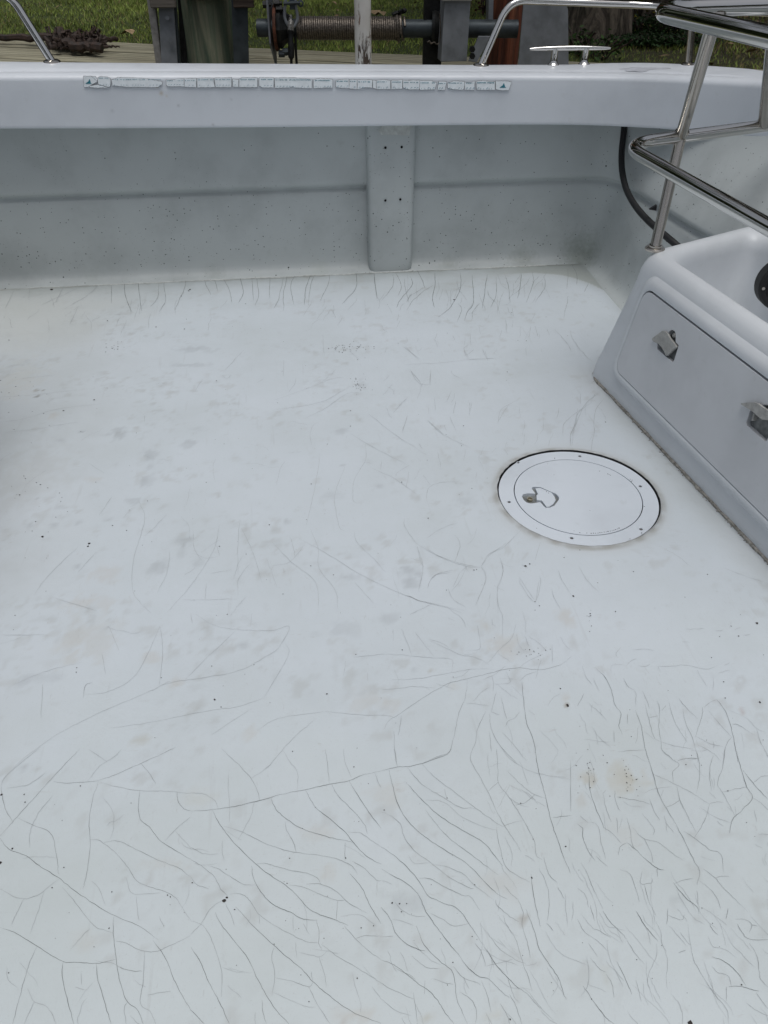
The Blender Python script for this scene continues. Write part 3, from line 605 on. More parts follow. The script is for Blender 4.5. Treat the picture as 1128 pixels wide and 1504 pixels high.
mb = MB(); mb.lathe((HC.x, HC.y, -.010), (0, 0, 1), [(HR-.006, 0), (HR+.004, 0), (HR+.004, .004), (HR-.006, .004)], 80); mb.lathe((HC.x, HC.y, -.010), (0, 0, 1), [(HRi-.006, 0), (HRi+.004, 0), (HRi+.004, .002), (HRi-.006, .002)], 80); mb.build('hatch_gasket', M['gap'], ht, props={'kind': 'stuff'})

# ---- hairline cracks (thin, traced on the floor)
cr = {'d': MB(), 'm': MB(), 'f': MB()}; ncr = [0]
def crack(pts, k='m', wpx=.95, Z=None, taper=True):
    P = [Z(*p) if Z else p for p in pts]
    ym = sum(p[1] for p in P)/len(P)
    if 470 < ym < 1010: k = {'d': 'm', 'm': 'f', 'f': 'f'}[k]; wpx *= .95 if k == 'f' else .95
    W = [np.array(p) for p in P]
    sm = catmull(W, 7) if len(W) > 2 else [W[0]*(1-i/5)+W[1]*i/5 for i in range(6)]
    ncr[0] += 1; z = .0006+.00001*(ncr[0] % 60); C_ = []
    for i, q in enumerate(sm):
        j = .9*mnoise.noise(Vector((q[0]*.13, q[1]*.13, 1.7)))+.5*mnoise.noise(Vector((q[0]*.5, q[1]*.5, 1.7))); j2 = .9*mnoise.noise(Vector((q[0]*.13, q[1]*.13, 8.3)))+.5*mnoise.noise(Vector((q[0]*.5, q[1]*.5, 8.3)))
        C_.append(atz(q[0]+j, q[1]+j2, z))
    n = len(C_); vs = []
    for i in range(n):
        tdir = (C_[min(i+1, n-1)]-C_[max(i-1, 0)]); tdir.z = 0
        if tdir.length < 1e-6: return
        nrm = Vector((-tdir.y, tdir.x, 0)).normalized(); dep = math.hypot(C_[i].length, CAMH)
        e = min(i, n-1-i)/max(1, n*.25); tw = min(1, .35+e) if taper else 1
        wv_ = .37*wpx*dep/FPX*tw*(1+.75*mnoise.noise(Vector((C_[i].x*55, C_[i].y*55, 0))))
        if C_[i].y > 2.45: wv_ *= 1.25
        vs += [C_[i]-nrm*wv_/2, C_[i]+nrm*wv_/2]
    cr[k].add(vs, [(2*i, 2*i+1, 2*i+3, 2*i+2) for i in range(n-1)])
# tile P (bottom left)
P_ = [("d", [(0, 487), (45, 545), (140, 582), (210, 635), (320, 705), (430, 790), (520, 850), (620, 908), (760, 968), (865, 1043)]), ("d", [(0, 975), (90, 1008), (205, 1080), (340, 1160), (430, 1165), (530, 1172), (630, 1150)]),
 ("m", [(200, 1082), (165, 1160), (130, 1270), (95, 1400), (70, 1504)]), ("d", [(345, 1163), (340, 1240), (365, 1360), (404, 1504)]), ("d", [(527, 1172), (535, 1255), (570, 1380), (608, 1504)]),
 ("d", [(620, 915), (620, 1020), (635, 1150), (655, 1270), (695, 1380), (750, 1425), (785, 1504)]), ("m", [(695, 1385), (678, 1420), (690, 1504)]), ("m", [(790, 1105), (783, 1250), (768, 1390), (820, 1435), (852, 1504)]),
 ("m", [(635, 1050), (690, 1062), (770, 1100), (850, 1108), (940, 1070), (1042, 1020)]), ("m", [(637, 1183), (700, 1210), (775, 1215)]), ("d", [(835, 1045), (905, 1145), (960, 1280), (1042, 1428)]),
 ("m", [(340, 757), (400, 825), (470, 915), (520, 970), (612, 1003)]), ("m", [(538, 175), (505, 280), (487, 400), (492, 550), (465, 720), (452, 765)]), ("m", [(290, 178), (370, 186), (480, 180), (538, 173)]),
 ("m", [(538, 173), (640, 135), (770, 78), (900, 20), (960, -10)]), ("m", [(440, -5), (330, 110), (210, 240), (95, 370), (0, 475)]), ("m", [(90, 375), (190, 420), (260, 445), (290, 490), (310, 590), (320, 685)]),
 ("f", [(550, 185), (660, 210), (760, 228), (900, 230), (1042, 243)]), ("d", [(765, 228), (755, 320), (770, 390), (820, 430), (870, 495), (960, 555), (1042, 605)]), ("d", [(968, 235), (975, 290), (1005, 325), (1042, 340)]),
 ("m", [(490, 495), (530, 495), (565, 515), (630, 565), (700, 650), (760, 730), (890, 775), (960, 815), (1000, 875), (1042, 938)]), ("m", [(565, 512), (640, 502), (740, 545), (870, 610), (970, 645), (1042, 700)]),
 ("f", [(690, 700), (715, 785), (790, 792), (875, 785)]), ("f", [(745, 800), (752, 880), (760, 940)]), ("f", [(500, 720), (545, 770), (575, 855)]), ("f", [(560, 260), (615, 340), (620, 430), (600, 500)]), ("f", [(0, 765), (100, 815), (200, 800), (320, 712)]),
 ("f", [(130, 818), (90, 900), (60, 965)]), ("f", [(238, 780), (210, 880), (165, 1010)]), ("f", [(490, 980), (440, 1030), (385, 1095)]), ("f", [(35, 1190), (45, 1260), (95, 1305)]), ("f", [(150, 1310), (185, 1380), (240, 1400), (280, 1440), (305, 1504)]),
 ("f", [(185, 1382), (160, 1440), (130, 1504)]), ("f", [(410, 1300), (460, 1315)]), ("f", [(220, -10), (110, 80), (30, 150), (5, 200)]), ("m", [(5, 200), (15, 270), (30, 335), (70, 395)]), ("f", [(290, 250), (210, 350), (165, 450), (160, 540)]),
 ("m", [(770, 78), (815, 130), (850, 190)]), ("f", [(480, 175), (545, 95), (620, 45), (665, 0)]), ("f", [(485, 0), (590, 72)]), ("f", [(1042, 370), (970, 430), (900, 500)]), ("f", [(35, 215), (150, 195), (250, 130)]), ("f", [(870, 915), (895, 975)]), ("f", [(805, 1345), (880, 1330), (935, 1325)]), ("f", [(960, 450), (1042, 540)])]
for k, p in P_: crack(p, k, 1.0 if k == 'd' else .85, ZP)
Q_ = [("d", [(0, 340), (120, 332), (260, 308), (375, 280), (500, 248), (625, 222), (760, 192), (865, 173), (940, 142), (1042, 120)]), ("d", [(120, 335), (150, 395), (235, 510), (355, 628), (450, 700), (540, 760), (600, 820), (655, 880), (790, 935), (860, 965)]),
 ("m", [(185, 422), (290, 455), (420, 522), (575, 565), (700, 580), (800, 602), (880, 640), (912, 685)]), ("d", [(437, 268), (470, 335), (540, 395), (620, 440), (740, 478), (885, 510)]), ("d", [(625, 222), (680, 315), (760, 380), (850, 460), (900, 525), (960, 585), (1042, 630)]),
 ("m", [(772, 193), (800, 250), (880, 330), (945, 405), (967, 465)]), ("d", [(865, 173), (920, 265), (975, 345), (1042, 432)]), ("m", [(1005, 128), (1030, 190), (1042, 210)]), ("m", [(515, 395), (525, 445), (560, 505), (577, 565)]),
 ("m", [(845, 512), (842, 610)]), ("m", [(355, 628), (420, 627), (510, 655), (620, 675), (690, 705), (712, 738)]), ("d", [(333, 640), (345, 710), (390, 790), (450, 850), (540, 890), (620, 930), (690, 935)]), ("m", [(540, 742), (620, 755), (720, 800), (805, 827), (845, 825)]),
 ("m", [(630, 738), (710, 738), (790, 775), (870, 845), (965, 898)]), ("m", [(805, 828), (795, 935)]), ("d", [(245, 860), (340, 965), (450, 1070), (550, 1155), (620, 1215), (670, 1273), (760, 1350), (880, 1435), (1042, 1500)]),
 ("d", [(135, 895), (170, 965), (250, 1065), (310, 1140), (350, 1225), (410, 1340), (470, 1430), (540, 1504)]), ("d", [(0, 1085), (50, 1160), (100, 1275), (160, 1390), (212, 1504)]), ("d", [(0, 1425), (75, 1504)]),
 ("m", [(0, 940), (60, 960), (100, 1010), (140, 1110), (170, 1230), (168, 1355)]), ("m", [(215, 795), (270, 790), (325, 830), (370, 900), (460, 965), (560, 1020), (640, 1055), (700, 1060)]), ("m", [(715, 1065), (790, 1125), (900, 1190), (1042, 1280)]),
 ("m", [(685, 937), (703, 1000), (700, 1060), (718, 1100)]), ("m", [(700, 1135), (725, 1210), (742, 1298)]), ("f", [(590, 1112), (650, 1125), (710, 1135), (745, 1105)]), ("m", [(455, 1085), (443, 1140), (460, 1240), (445, 1350)]), ("m", [(462, 1252), (540, 1265), (640, 1298), (668, 1275)]),
 ("f", [(450, 1330), (550, 1375), (640, 1410), (680, 1412)]), ("m", [(645, 1298), (690, 1390), (762, 1504)]), ("f", [(175, 1195), (250, 1218), (335, 1222)]), ("m", [(390, 1370), (395, 1440), (415, 1504)]), ("m", [(840, 968), (905, 1040), (980, 1110), (1042, 1150)]), ("m", [(905, 1038), (950, 1020), (1042, 1022)]),
 ("m", [(885, 612), (950, 655), (1015, 715), (1042, 718)]), ("d", [(870, 680), (935, 760), (980, 855), (1042, 955)]), ("f", [(1018, 718), (1018, 780)]), ("f", [(820, 915), (925, 908), (1015, 968)]), ("m", [(165, -5), (250, 75), (330, 160), (365, 230), (378, 282)]), ("f", [(505, 10), (545, 75), (585, 130), (582, 228)]),
 ("m", [(737, 0), (750, 90), (757, 190)]), ("f", [(835, 0), (845, 75), (880, 160)]), ("f", [(205, 140), (205, 220), (213, 320), (210, 400)]), ("f", [(345, 292), (330, 365), (285, 450), (255, 500)]), ("f", [(335, 158), (400, 115), (470, 45)]), ("f", [(0, 240), (70, 245), (130, 280), (150, 325)]), ("m", [(0, 605), (60, 640), (130, 700), (165, 765), (205, 805)]),
 ("m", [(0, 700), (30, 740), (100, 765)]), ("m", [(100, 638), (150, 655), (210, 692), (290, 740), (355, 742)]), ("f", [(0, 535), (70, 572), (155, 575)]), ("f", [(175, 500), (172, 560), (185, 608)]), ("m", [(170, 830), (110, 870), (60, 950), (0, 1015)]), ("m", [(190, 845), (220, 905), (240, 965)]), ("f", [(880, 1220), (905, 1310), (932, 1400), (928, 1440)]), ("f", [(990, 1295), (1042, 1365)]),
 ("f", [(560, 910), (560, 990)]), ("f", [(615, 955), (650, 1015)]), ("f", [(572, 1055), (582, 1145)]), ("f", [(375, 905), (375, 955)]), ("f", [(860, 455), (930, 460), (990, 500), (1042, 535)])]
for k, p in Q_: crack(p, k, 1.05 if k == 'd' else .85, ZQ)
C_l = [("d", [(0, 120), (90, 98), (150, 95), (225, 78), (300, 50), (360, 28), (380, 0)]), ("m", [(72, 0), (78, 50), (90, 98)]), ("d", [(42, 115), (65, 215), (92, 305), (150, 400), (240, 480), (340, 545), (430, 600), (500, 655), (560, 722), (640, 795), (690, 822)]),
 ("d", [(130, 175), (200, 255), (300, 350), (420, 430), (560, 512), (620, 585), (665, 640)]), ("m", [(140, 100), (220, 190), (330, 260), (430, 318), (515, 325)]), ("m", [(222, 82), (300, 160), (420, 250), (515, 322), (600, 385), (662, 425)]), ("d", [(0, 535), (80, 590), (160, 665), (215, 735), (255, 800), (335, 840), (405, 865), (450, 910), (480, 955), (560, 1075)]),
 ("m", [(240, 330), (300, 410), (380, 495), (470, 560), (560, 630), (640, 690)]), ("m", [(0, 345), (60, 370), (105, 415), (125, 480), (180, 555), (270, 620), (370, 700), (480, 758), (505, 760)]), ("f", [(280, 625), (370, 650), (450, 685), (510, 745), (615, 825)]), ("m", [(210, 705), (270, 712), (370, 765), (450, 800), (485, 805), (540, 880)]),
 ("m", [(625, 820), (630, 850), (690, 905), (750, 945)]), ("d", [(0, 655), (60, 690), (145, 740), (205, 800), (245, 890), (330, 1010), (420, 1120), (470, 1190), (530, 1240), (590, 1260), (650, 1320), (700, 1360)]), ("d", [(0, 865), (50, 930), (75, 1000), (130, 1060), (190, 1090), (240, 1105)]), ("f", [(0, 715), (60, 740)]), ("m", [(75, 840), (120, 885), (180, 912), (240, 915)]), ("m", [(270, 900), (340, 935), (400, 968), (480, 952)]),
 ("d", [(190, 965), (235, 1070), (320, 1160), (385, 1210), (405, 1280), (415, 1370), (470, 1500)]), ("d", [(0, 1152), (70, 1180), (130, 1225), (200, 1280), (270, 1330), (315, 1385), (350, 1440), (400, 1504)]), ("m", [(0, 1280), (60, 1315), (175, 1368)]), ("m", [(0, 1365), (80, 1430), (165, 1458)]), ("m", [(175, 1330), (188, 1420), (198, 1504)]),
 ("m", [(390, 1185), (450, 1250), (520, 1275), (545, 1290)]), ("m", [(450, 1250), (478, 1310)]), ("m", [(548, 1265), (580, 1350), (600, 1440)]), ("m", [(430, 1328), (490, 1370), (520, 1430), (515, 1504)]), ("m", [(280, 1255), (340, 1275), (395, 1288)]), ("m", [(165, 1130), (240, 1190), (320, 1200)]), ("m", [(105, 1110), (130, 1160), (145, 1215)]), ("d", [(560, 1080), (640, 1195), (720, 1280), (755, 1315)]),
 ("m", [(580, 1000), (640, 1085), (720, 1145), (790, 1175)]), ("m", [(665, 910), (690, 970), (740, 1050), (770, 1160), (800, 1240), (825, 1320)]), ("m", [(745, 815), (775, 895), (770, 960), (800, 1060), (815, 1140)]), ("m", [(670, 745), (720, 800), (745, 820)]), ("m", [(740, 1300), (800, 1340), (870, 1420)]), ("m", [(650, 1390), (690, 1460), (702, 1504)]), ("m", [(700, 1340), (735, 1400), (768, 1504)]), ("m", [(570, 1440), (605, 1504)]),
 ("m", [(500, 0), (487, 55), (520, 120), (580, 228), (630, 340), (680, 430), (735, 510), (762, 560)]), ("m", [(632, 0), (637, 110), (640, 185), (700, 265), (770, 380), (805, 440), (835, 500), (850, 580), (880, 605)]), ("f", [(660, 0), (700, 50), (780, 105), (865, 135), (1030, 165)]), ("m", [(585, 230), (640, 182)]), ("m", [(685, 118), (760, 190), (830, 245), (900, 270)]), ("m", [(735, 308), (790, 292), (838, 250)]), ("f", [(665, 422), (720, 402), (775, 390)]),
 ("d", [(842, 0), (852, 80), (870, 160), (900, 270), (930, 400), (965, 500), (1000, 600), (1035, 680)]), ("m", [(940, 375), (1042, 362)]), ("m", [(628, 440), (650, 540), (680, 640), (740, 690), (812, 728)]), ("f", [(675, 480), (715, 570), (708, 640)]), ("d", [(818, 685), (832, 790), (855, 900), (870, 970)]), ("d", [(790, 875), (830, 975), (865, 1095), (920, 1180), (962, 1240), (985, 1300), (1010, 1370)]), ("m", [(888, 590), (915, 680), (960, 730)]),
 ("m", [(860, 650), (905, 740), (918, 840), (908, 935)]), ("m", [(905, 950), (940, 995)]), ("m", [(965, 755), (1000, 820)]), ("f", [(345, 215), (355, 270)]), ("f", [(150, 580), (180, 625), (270, 620)]), ("f", [(245, 280), (340, 290), (440, 370), (560, 425), (625, 440)]), ("f", [(60, 930), (130, 945), (175, 965)]), ("m", [(0, 1025), (65, 1023)]), ("f", [(780, 1182), (830, 1178), (855, 1160)]), ("f", [(575, 1187), (660, 1165), (720, 1150)]), ("m", [(510, 1060), (550, 1115), (572, 1187)]), ("m", [(1035, 60), (1035, 340)])]
for k, p in C_l: crack(p, k, 1.05 if k == 'd' else .85, ZC)
D_ = [("d", [(372, 0), (415, 140), (450, 255), (520, 380), (580, 490), (630, 595), (668, 670), (655, 740)]), ("m", [(415, 140), (480, 165), (560, 205), (650, 255), (720, 300)]), ("m", [(722, 300), (695, 390), (640, 485)]), ("m", [(545, 205), (560, 275), (600, 360), (648, 455)]), ("m", [(650, 0), (670, 115), (652, 240)]), ("d", [(868, 0), (890, 90), (925, 200), (957, 265), (900, 335), (850, 385), (832, 460)]),
 ("m", [(810, 0), (795, 100), (767, 188), (800, 250), (862, 365)]), ("m", [(800, 235), (860, 220), (925, 207)]), ("d", [(903, 115), (960, 185), (1042, 275)]), ("m", [(960, 187), (1000, 155), (1042, 145)]), ("m", [(1020, 0), (1042, 45)]), ("m", [(742, 35), (722, 120), (733, 225)]), ("m", [(957, 265), (1010, 300), (1042, 335)]), ("m", [(550, 65), (600, 52), (655, 50)]), ("m", [(460, 5), (520, 55), (555, 88), (520, 125), (525, 180)]), ("m", [(485, 318), (530, 300), (560, 278)]), ("f", [(365, 245), (420, 218), (515, 207)]),
 ("d", [(60, 115), (70, 225), (100, 320), (135, 400), (145, 435)]), ("m", [(145, 430), (200, 470), (240, 515)]), ("m", [(225, 580), (235, 535), (270, 512)]), ("m", [(140, 240), (152, 310), (185, 400)]), ("m", [(140, 242), (158, 225)]), ("m", [(205, 225), (210, 290), (235, 340)]), ("m", [(215, 262), (290, 275), (345, 285), (395, 300)]), ("m", [(395, 275), (420, 340), (450, 390)]), ("m", [(270, 375), (290, 450), (300, 520), (320, 550)]), ("m", [(215, 375), (222, 460)]), ("m", [(60, 405), (110, 415), (132, 520), (155, 600)]),
 ("d", [(0, 410), (30, 435), (30, 480), (60, 560), (95, 610)]), ("m", [(15, 365), (60, 405)]), ("m", [(100, 585), (170, 645)]), ("d", [(270, 510), (330, 560), (400, 625), (440, 655), (475, 662)]), ("m", [(300, 430), (365, 490), (440, 510), (520, 570), (580, 610)]), ("m", [(365, 490), (400, 560), (415, 620)]), ("m", [(355, 350), (415, 430), (415, 470)]), ("m", [(480, 400), (530, 460)]), ("m", [(580, 450), (640, 485), (720, 548), (785, 575), (800, 680)]), ("f", [(670, 320), (750, 370), (840, 405)]), ("f", [(720, 300), (760, 290), (800, 292)]), ("m", [(755, 705), (790, 695), (830, 698)]),
 ("m", [(690, 655), (755, 708), (800, 760), (860, 820), (930, 890)]), ("m", [(670, 720), (730, 770), (768, 825), (785, 875)]), ("m", [(530, 735), (590, 715), (635, 710)]), ("d", [(525, 730), (580, 800), (655, 865), (665, 900)]), ("m", [(655, 770), (662, 850)]), ("f", [(685, 865), (750, 910), (820, 965)]), ("m", [(20, 620), (60, 695), (95, 780), (140, 875)]), ("d", [(320, 883), (370, 965), (440, 1050)]), ("d", [(140, 885), (180, 945), (240, 1005), (270, 1040)]), ("m", [(365, 740), (390, 830), (430, 910)]), ("m", [(355, 670), (345, 725), (365, 740), (410, 728), (408, 705)]), ("m", [(435, 655), (438, 700)]),
 ("m", [(230, 660), (280, 675), (305, 720), (330, 800), (340, 835)]), ("m", [(430, 940), (455, 1000), (460, 1060), (490, 1110)]), ("m", [(495, 870), (490, 960)]), ("m", [(495, 908), (570, 935), (585, 905)]), ("m", [(605, 955), (620, 1080), (640, 1160), (690, 1250), (750, 1340), (820, 1430), (825, 1504)]), ("m", [(560, 1000), (600, 1055), (620, 1070)]), ("m", [(500, 965), (560, 1030), (600, 1080)]), ("m", [(555, 1115), (595, 1098)]), ("d", [(870, 955), (900, 1000), (935, 1038), (1042, 1043)]), ("m", [(862, 930), (920, 935), (955, 962), (940, 1005)]), ("m", [(955, 962), (985, 970)]), ("m", [(825, 870), (812, 930)]),
 ("m", [(715, 1020), (740, 1080), (800, 1092), (870, 1140)]), ("d", [(735, 1135), (790, 1155), (860, 1205), (920, 1290)]), ("m", [(735, 1185), (765, 1220), (820, 1238), (842, 1295)]), ("d", [(830, 1298), (900, 1300), (960, 1318), (995, 1322)]), ("m", [(818, 1298), (815, 1380)]), ("m", [(940, 1060), (985, 1140), (1000, 1250), (1042, 1300)]), ("m", [(975, 1330), (1042, 1420)]), ("m", [(925, 1388), (980, 1430), (1042, 1460)]), ("m", [(60, 1060), (110, 1135)]), ("d", [(215, 1160), (260, 1250), (300, 1340)]), ("d", [(30, 1295), (75, 1360), (140, 1450), (200, 1504)]), ("m", [(0, 930), (40, 1000), (110, 1050), (165, 1105)]),
 ("m", [(70, 1140), (120, 1200), (160, 1220)]), ("m", [(160, 1230), (190, 1290), (200, 1360)]), ("m", [(270, 1040), (310, 1110), (365, 1175)]), ("m", [(320, 1260), (350, 1380)]), ("m", [(770, 1020), (740, 990), (725, 960)]), ("m", [(0, 760), (45, 800), (60, 865)]), ("m", [(70, 855), (95, 940)]), ("m", [(20, 900), (80, 975), (115, 990), (180, 1030)])]
for k, p in D_: crack(p, k, .95 if k == 'd' else .8, ZD)
E_ = [("d", [(1128, 660), (1060, 710), (960, 738), (900, 738), (820, 727), (720, 740), (600, 770), (500, 795), (390, 825), (260, 898), (130, 985), (50, 1040), (15, 1090)]), ("m", [(820, 722), (870, 690), (960, 645)]), ("m", [(60, 800), (210, 792), (330, 772), (420, 757), (520, 738), (640, 732)]), ("m", [(0, 645), (150, 655), (280, 668), (415, 680), (417, 755)]),
 ("m", [(510, 800), (498, 900), (455, 1010), (430, 1140), (400, 1225), (340, 1250), (250, 1289)]), ("d", [(832, 810), (842, 920), (858, 1040), (905, 1180), (920, 1289)]), ("m", [(620, 985), (570, 1090), (555, 1180), (530, 1240), (528, 1289)]), ("m", [(640, 1000), (655, 1100), (720, 1210), (800, 1289)]), ("m", [(680, 870), (650, 990)]), ("m", [(655, 770), (665, 830), (660, 870)]), ("m", [(740, 750), (762, 812), (700, 825), (670, 825)]), ("f", [(640, 840), (590, 875), (545, 925)]), ("f", [(690, 830), (760, 885), (810, 915)]), ("f", [(500, 935), (640, 952)]),
 ("m", [(710, 905), (730, 990), (745, 1035)]), ("m", [(735, 1075), (750, 1045), (790, 1025), (818, 990)]), ("m", [(75, 1100), (80, 1210), (92, 1289)]), ("m", [(118, 1010), (115, 1060), (100, 1130)]), ("m", [(640, 1110), (652, 1225)]), ("m", [(685, 1215), (688, 1289)]), ("f", [(715, 1110), (780, 1180), (860, 1280)]), ("f", [(930, 1095), (990, 1150), (1045, 1225), (1005, 1289)]), ("m", [(945, 680), (915, 790)]), ("m", [(820, 805), (860, 770), (920, 750)]), ("m", [(1012, 590), (1010, 700)]), ("m", [(250, 10), (340, 65), (430, 98), (510, 120), (590, 132)]), ("m", [(590, 132), (640, 65), (740, -10)]),
 ("m", [(590, 132), (622, 195), (600, 260), (560, 355)]), ("m", [(703, 75), (720, 140), (705, 220), (687, 260), (692, 360), (718, 430), (718, 540)]), ("f", [(508, 128), (460, 175), (425, 250)]), ("f", [(425, 150), (340, 170), (295, 205), (275, 255)]), ("f", [(395, 260), (425, 320), (500, 370)]), ("m", [(820, 190), (830, 240), (900, 335), (930, 290), (943, 210), (935, 185)]), ("m", [(1010, 260), (1025, 320), (1065, 385)]), ("m", [(1045, 150), (1070, 210), (1128, 300)]), ("m", [(468, 10), (435, 95)]), ("f", [(215, 10), (230, 90), (248, 130)]), ("f", [(238, 185), (220, 280)]), ("f", [(110, 285), (210, 325), (330, 360), (400, 375), (480, 405)]),
 ("f", [(300, 350), (240, 380), (170, 415)]), ("m", [(120, 500), (150, 570), (180, 655)]), ("f", [(70, 500), (72, 570)]), ("m", [(570, 470), (583, 560), (578, 618), (500, 625)]), ("m", [(795, 470), (770, 555), (700, 620), (630, 700)]), ("f", [(290, 570), (380, 610), (470, 650), (560, 668), (640, 710)]), ("f", [(850, 540), (872, 600)]), ("f", [(870, 540), (930, 580), (980, 630)]), ("f", [(0, 858), (110, 850), (200, 840), (320, 850)]), ("f", [(0, 1010), (70, 1018)]), ("f", [(200, 520), (240, 570), (310, 660)]), ("m", [(1060, 540), (1085, 590), (1128, 625)]), ("f", [(985, 950), (1020, 905), (1060, 880)]), ("f", [(650, 990), (700, 1005)])]
for k, p in E_: crack(p, k, .95 if k == 'd' else .8, ZE)
F_ = [("d", [(825, 915), (880, 995), (915, 1100), (935, 1200), (952, 1289)]), ("m", [(825, 917), (780, 935), (752, 962)]), ("m", [(742, 962), (738, 1010), (698, 1140)]), ("m", [(625, 970), (640, 1050), (680, 1145), (705, 1230), (715, 1289)]), ("m", [(600, 910), (650, 970), (710, 1030)]), ("m", [(540, 930), (570, 1030), (610, 1110), (650, 1170)]), ("d", [(345, 980), (380, 1080), (400, 1200), (425, 1289)]), ("m", [(240, 1225), (320, 1217), (400, 1215)]), ("m", [(400, 940), (425, 1040), (455, 1140), (490, 1165)]), ("m", [(425, 1020), (480, 1012)]), ("m", [(470, 920), (487, 970), (482, 1080), (495, 1160), (505, 1220), (585, 1285)]),
 ("m", [(490, 1165), (560, 1185), (695, 1212)]), ("m", [(500, 985), (525, 950)]), ("d", [(100, 722), (165, 785), (200, 860), (225, 950), (258, 1000), (245, 1070), (265, 1120)]), ("m", [(30, 715), (50, 780), (90, 830)]), ("m", [(275, 790), (300, 840), (345, 875), (345, 960)]), ("m", [(385, 865), (415, 930), (425, 970)]), ("m", [(200, 760), (205, 715), (270, 708)]), ("m", [(290, 718), (320, 685), (350, 675)]), ("m", [(465, 718), (560, 718), (640, 712), (760, 735), (830, 715)]), ("m", [(635, 497), (700, 500), (755, 495)]), ("m", [(815, 510), (860, 508)]), ("m", [(325, 620), (400, 618), (455, 624)]), ("m", [(830, 762), (905, 740)]), ("m", [(808, 790), (802, 865)]), ("m", [(710, 740), (735, 790), (770, 840)]),
 ("m", [(870, 712), (905, 697)]), ("f", [(890, 975), (1000, 1025), (1060, 1085), (1115, 1110)]), ("m", [(1060, 1090), (1085, 1170), (1128, 1250)]), ("m", [(915, 1060), (960, 1070), (1050, 1130)]), ("m", [(775, 980), (840, 1060), (910, 1135)]), ("m", [(915, 1135), (880, 1190), (862, 1289)]), ("m", [(705, 1135), (780, 1175), (865, 1195)]), ("m", [(710, 1185), (790, 1225), (850, 1280)]), ("m", [(10, 130), (50, 200), (130, 285)]), ("f", [(510, 20), (590, 65), (680, 135)]), ("f", [(860, 135), (960, 172), (1050, 205), (1128, 228)]), ("m", [(590, 1280), (640, 1265), (705, 1262)]), ("m", [(0, 955), (40, 880)]), ("m", [(95, 790), (130, 870)]), ("f", [(60, 930), (130, 990), (175, 1040)]), ("m", [(295, 1000), (298, 1060)]), ("f", [(90, 1080), (130, 1140), (200, 1200)]), ("m", [(215, 1100), (218, 1170)]), ("m", [(235, 670), (230, 640), (260, 605)]), ("m", [(620, 570), (665, 580)]), ("m", [(930, 505), (970, 485)]), ("m", [(985, 535), (1025, 530)]), ("m", [(360, 715), (400, 722), (430, 705)]), ("m", [(475, 720), (495, 755)])]
for k, p in F_: crack(p, k, .95 if k == 'd' else .75, ZF)
G_ = [("m", [(470, 40), (478, 110), (468, 215)]), ("f", [(560, 0), (565, 30)]), ("f", [(575, 5), (640, 40), (720, 50), (800, 52), (850, 40), (820, 100), (770, 135), (700, 170), (600, 190), (500, 205), (430, 235), (300, 290), (180, 350), (80, 420), (15, 480)]), ("m", [(840, 90), (845, 130), (775, 250)]), ("f", [(320, 340), (450, 320), (600, 290), (700, 275), (775, 250)]), ("f", [(470, 215), (500, 200)]), ("f", [(690, 55), (600, 140), (545, 195)]), ("f", [(740, 0), (735, 40)]), ("f", [(740, 280), (620, 360)]), ("m", [(620, 365), (680, 430), (740, 490), (762, 550)]), ("f", [(930, 310), (860, 370), (780, 460)]), ("m", [(835, 405), (875, 470), (872, 522)]),
 ("m", [(950, 355), (965, 430), (967, 503)]), ("f", [(1015, 360), (1010, 400), (1045, 470)]), ("f", [(955, 290), (1060, 300), (1128, 300)]), ("f", [(950, 290), (820, 310), (755, 345)]), ("f", [(755, 345), (740, 385), (690, 430), (610, 460), (555, 500)]), ("f", [(250, 395), (310, 435)]), ("m", [(420, 450), (455, 505)]), ("f", [(320, 40), (350, 110)]), ("f", [(300, 120), (310, 180)]), ("m", [(245, 250), (250, 215), (270, 205)]), ("f", [(250, 240), (320, 230), (400, 180), (470, 40)]), ("f", [(0, 65), (140, 65)]), ("f", [(40, 210), (140, 170), (240, 145)]), ("f", [(125, 210), (120, 310)]), ("f", [(1015, 140), (1010, 185)]), ("f", [(1080, 175), (1080, 200)]), ("f", [(670, 440), (672, 560)]), ("f", [(615, 360), (575, 405), (600, 450)]), ("f", [(1040, 130), (1128, 122)])]
for k, p in G_:
    if sum(q_[1] for q_ in p)/len(p) < 400: crack(p, k, .85, ZG)
A_l = [("m", [(575, 890), (600, 960), (580, 1040), (550, 1150), (550, 1260), (580, 1310), (625, 1354)]), ("m", [(908, 985), (890, 1080), (820, 1200), (740, 1300), (690, 1354)]), ("m", [(705, 1090), (690, 1190), (650, 1270)]), ("m", [(995, 965), (985, 1070), (985, 1190)]), ("m", [(1000, 1000), (1050, 1110), (1085, 1230)]), ("f", [(465, 870), (410, 950)]), ("f", [(330, 1075), (200, 1200), (140, 1280)]), ("f", [(400, 1100), (320, 1190)]), ("f", [(800, 1010), (805, 1090), (840, 1140)]), ("f", [(0, 460), (120, 452), (330, 430)]), ("m", [(20, 608), (160, 590), (330, 562)]), ("f", [(80, 385), (230, 368)]), ("m", [(838, 385), (808, 435)]), ("f", [(1010, 265), (930, 350)]), ("m", [(920, 370), (940, 382), (958, 368)]),
 ("f", [(370, 735), (430, 775)]), ("f", [(600, 535), (598, 565)]), ("f", [(755, 1300), (850, 1300), (980, 1295)]), ("m", [(855, 1230), (850, 1300)]), ("f", [(1040, 1145), (990, 1210), (985, 1280)]), ("f", [(870, 1190), (960, 1175)]), ("f", [(0, 565), (120, 545), (230, 510), (440, 485)]), ("m", [(690, 945), (640, 1000), (600, 1035)]), ("f", [(220, 1290), (400, 1345)])]
for k, p in A_l: crack(p, k, .8, ZA)
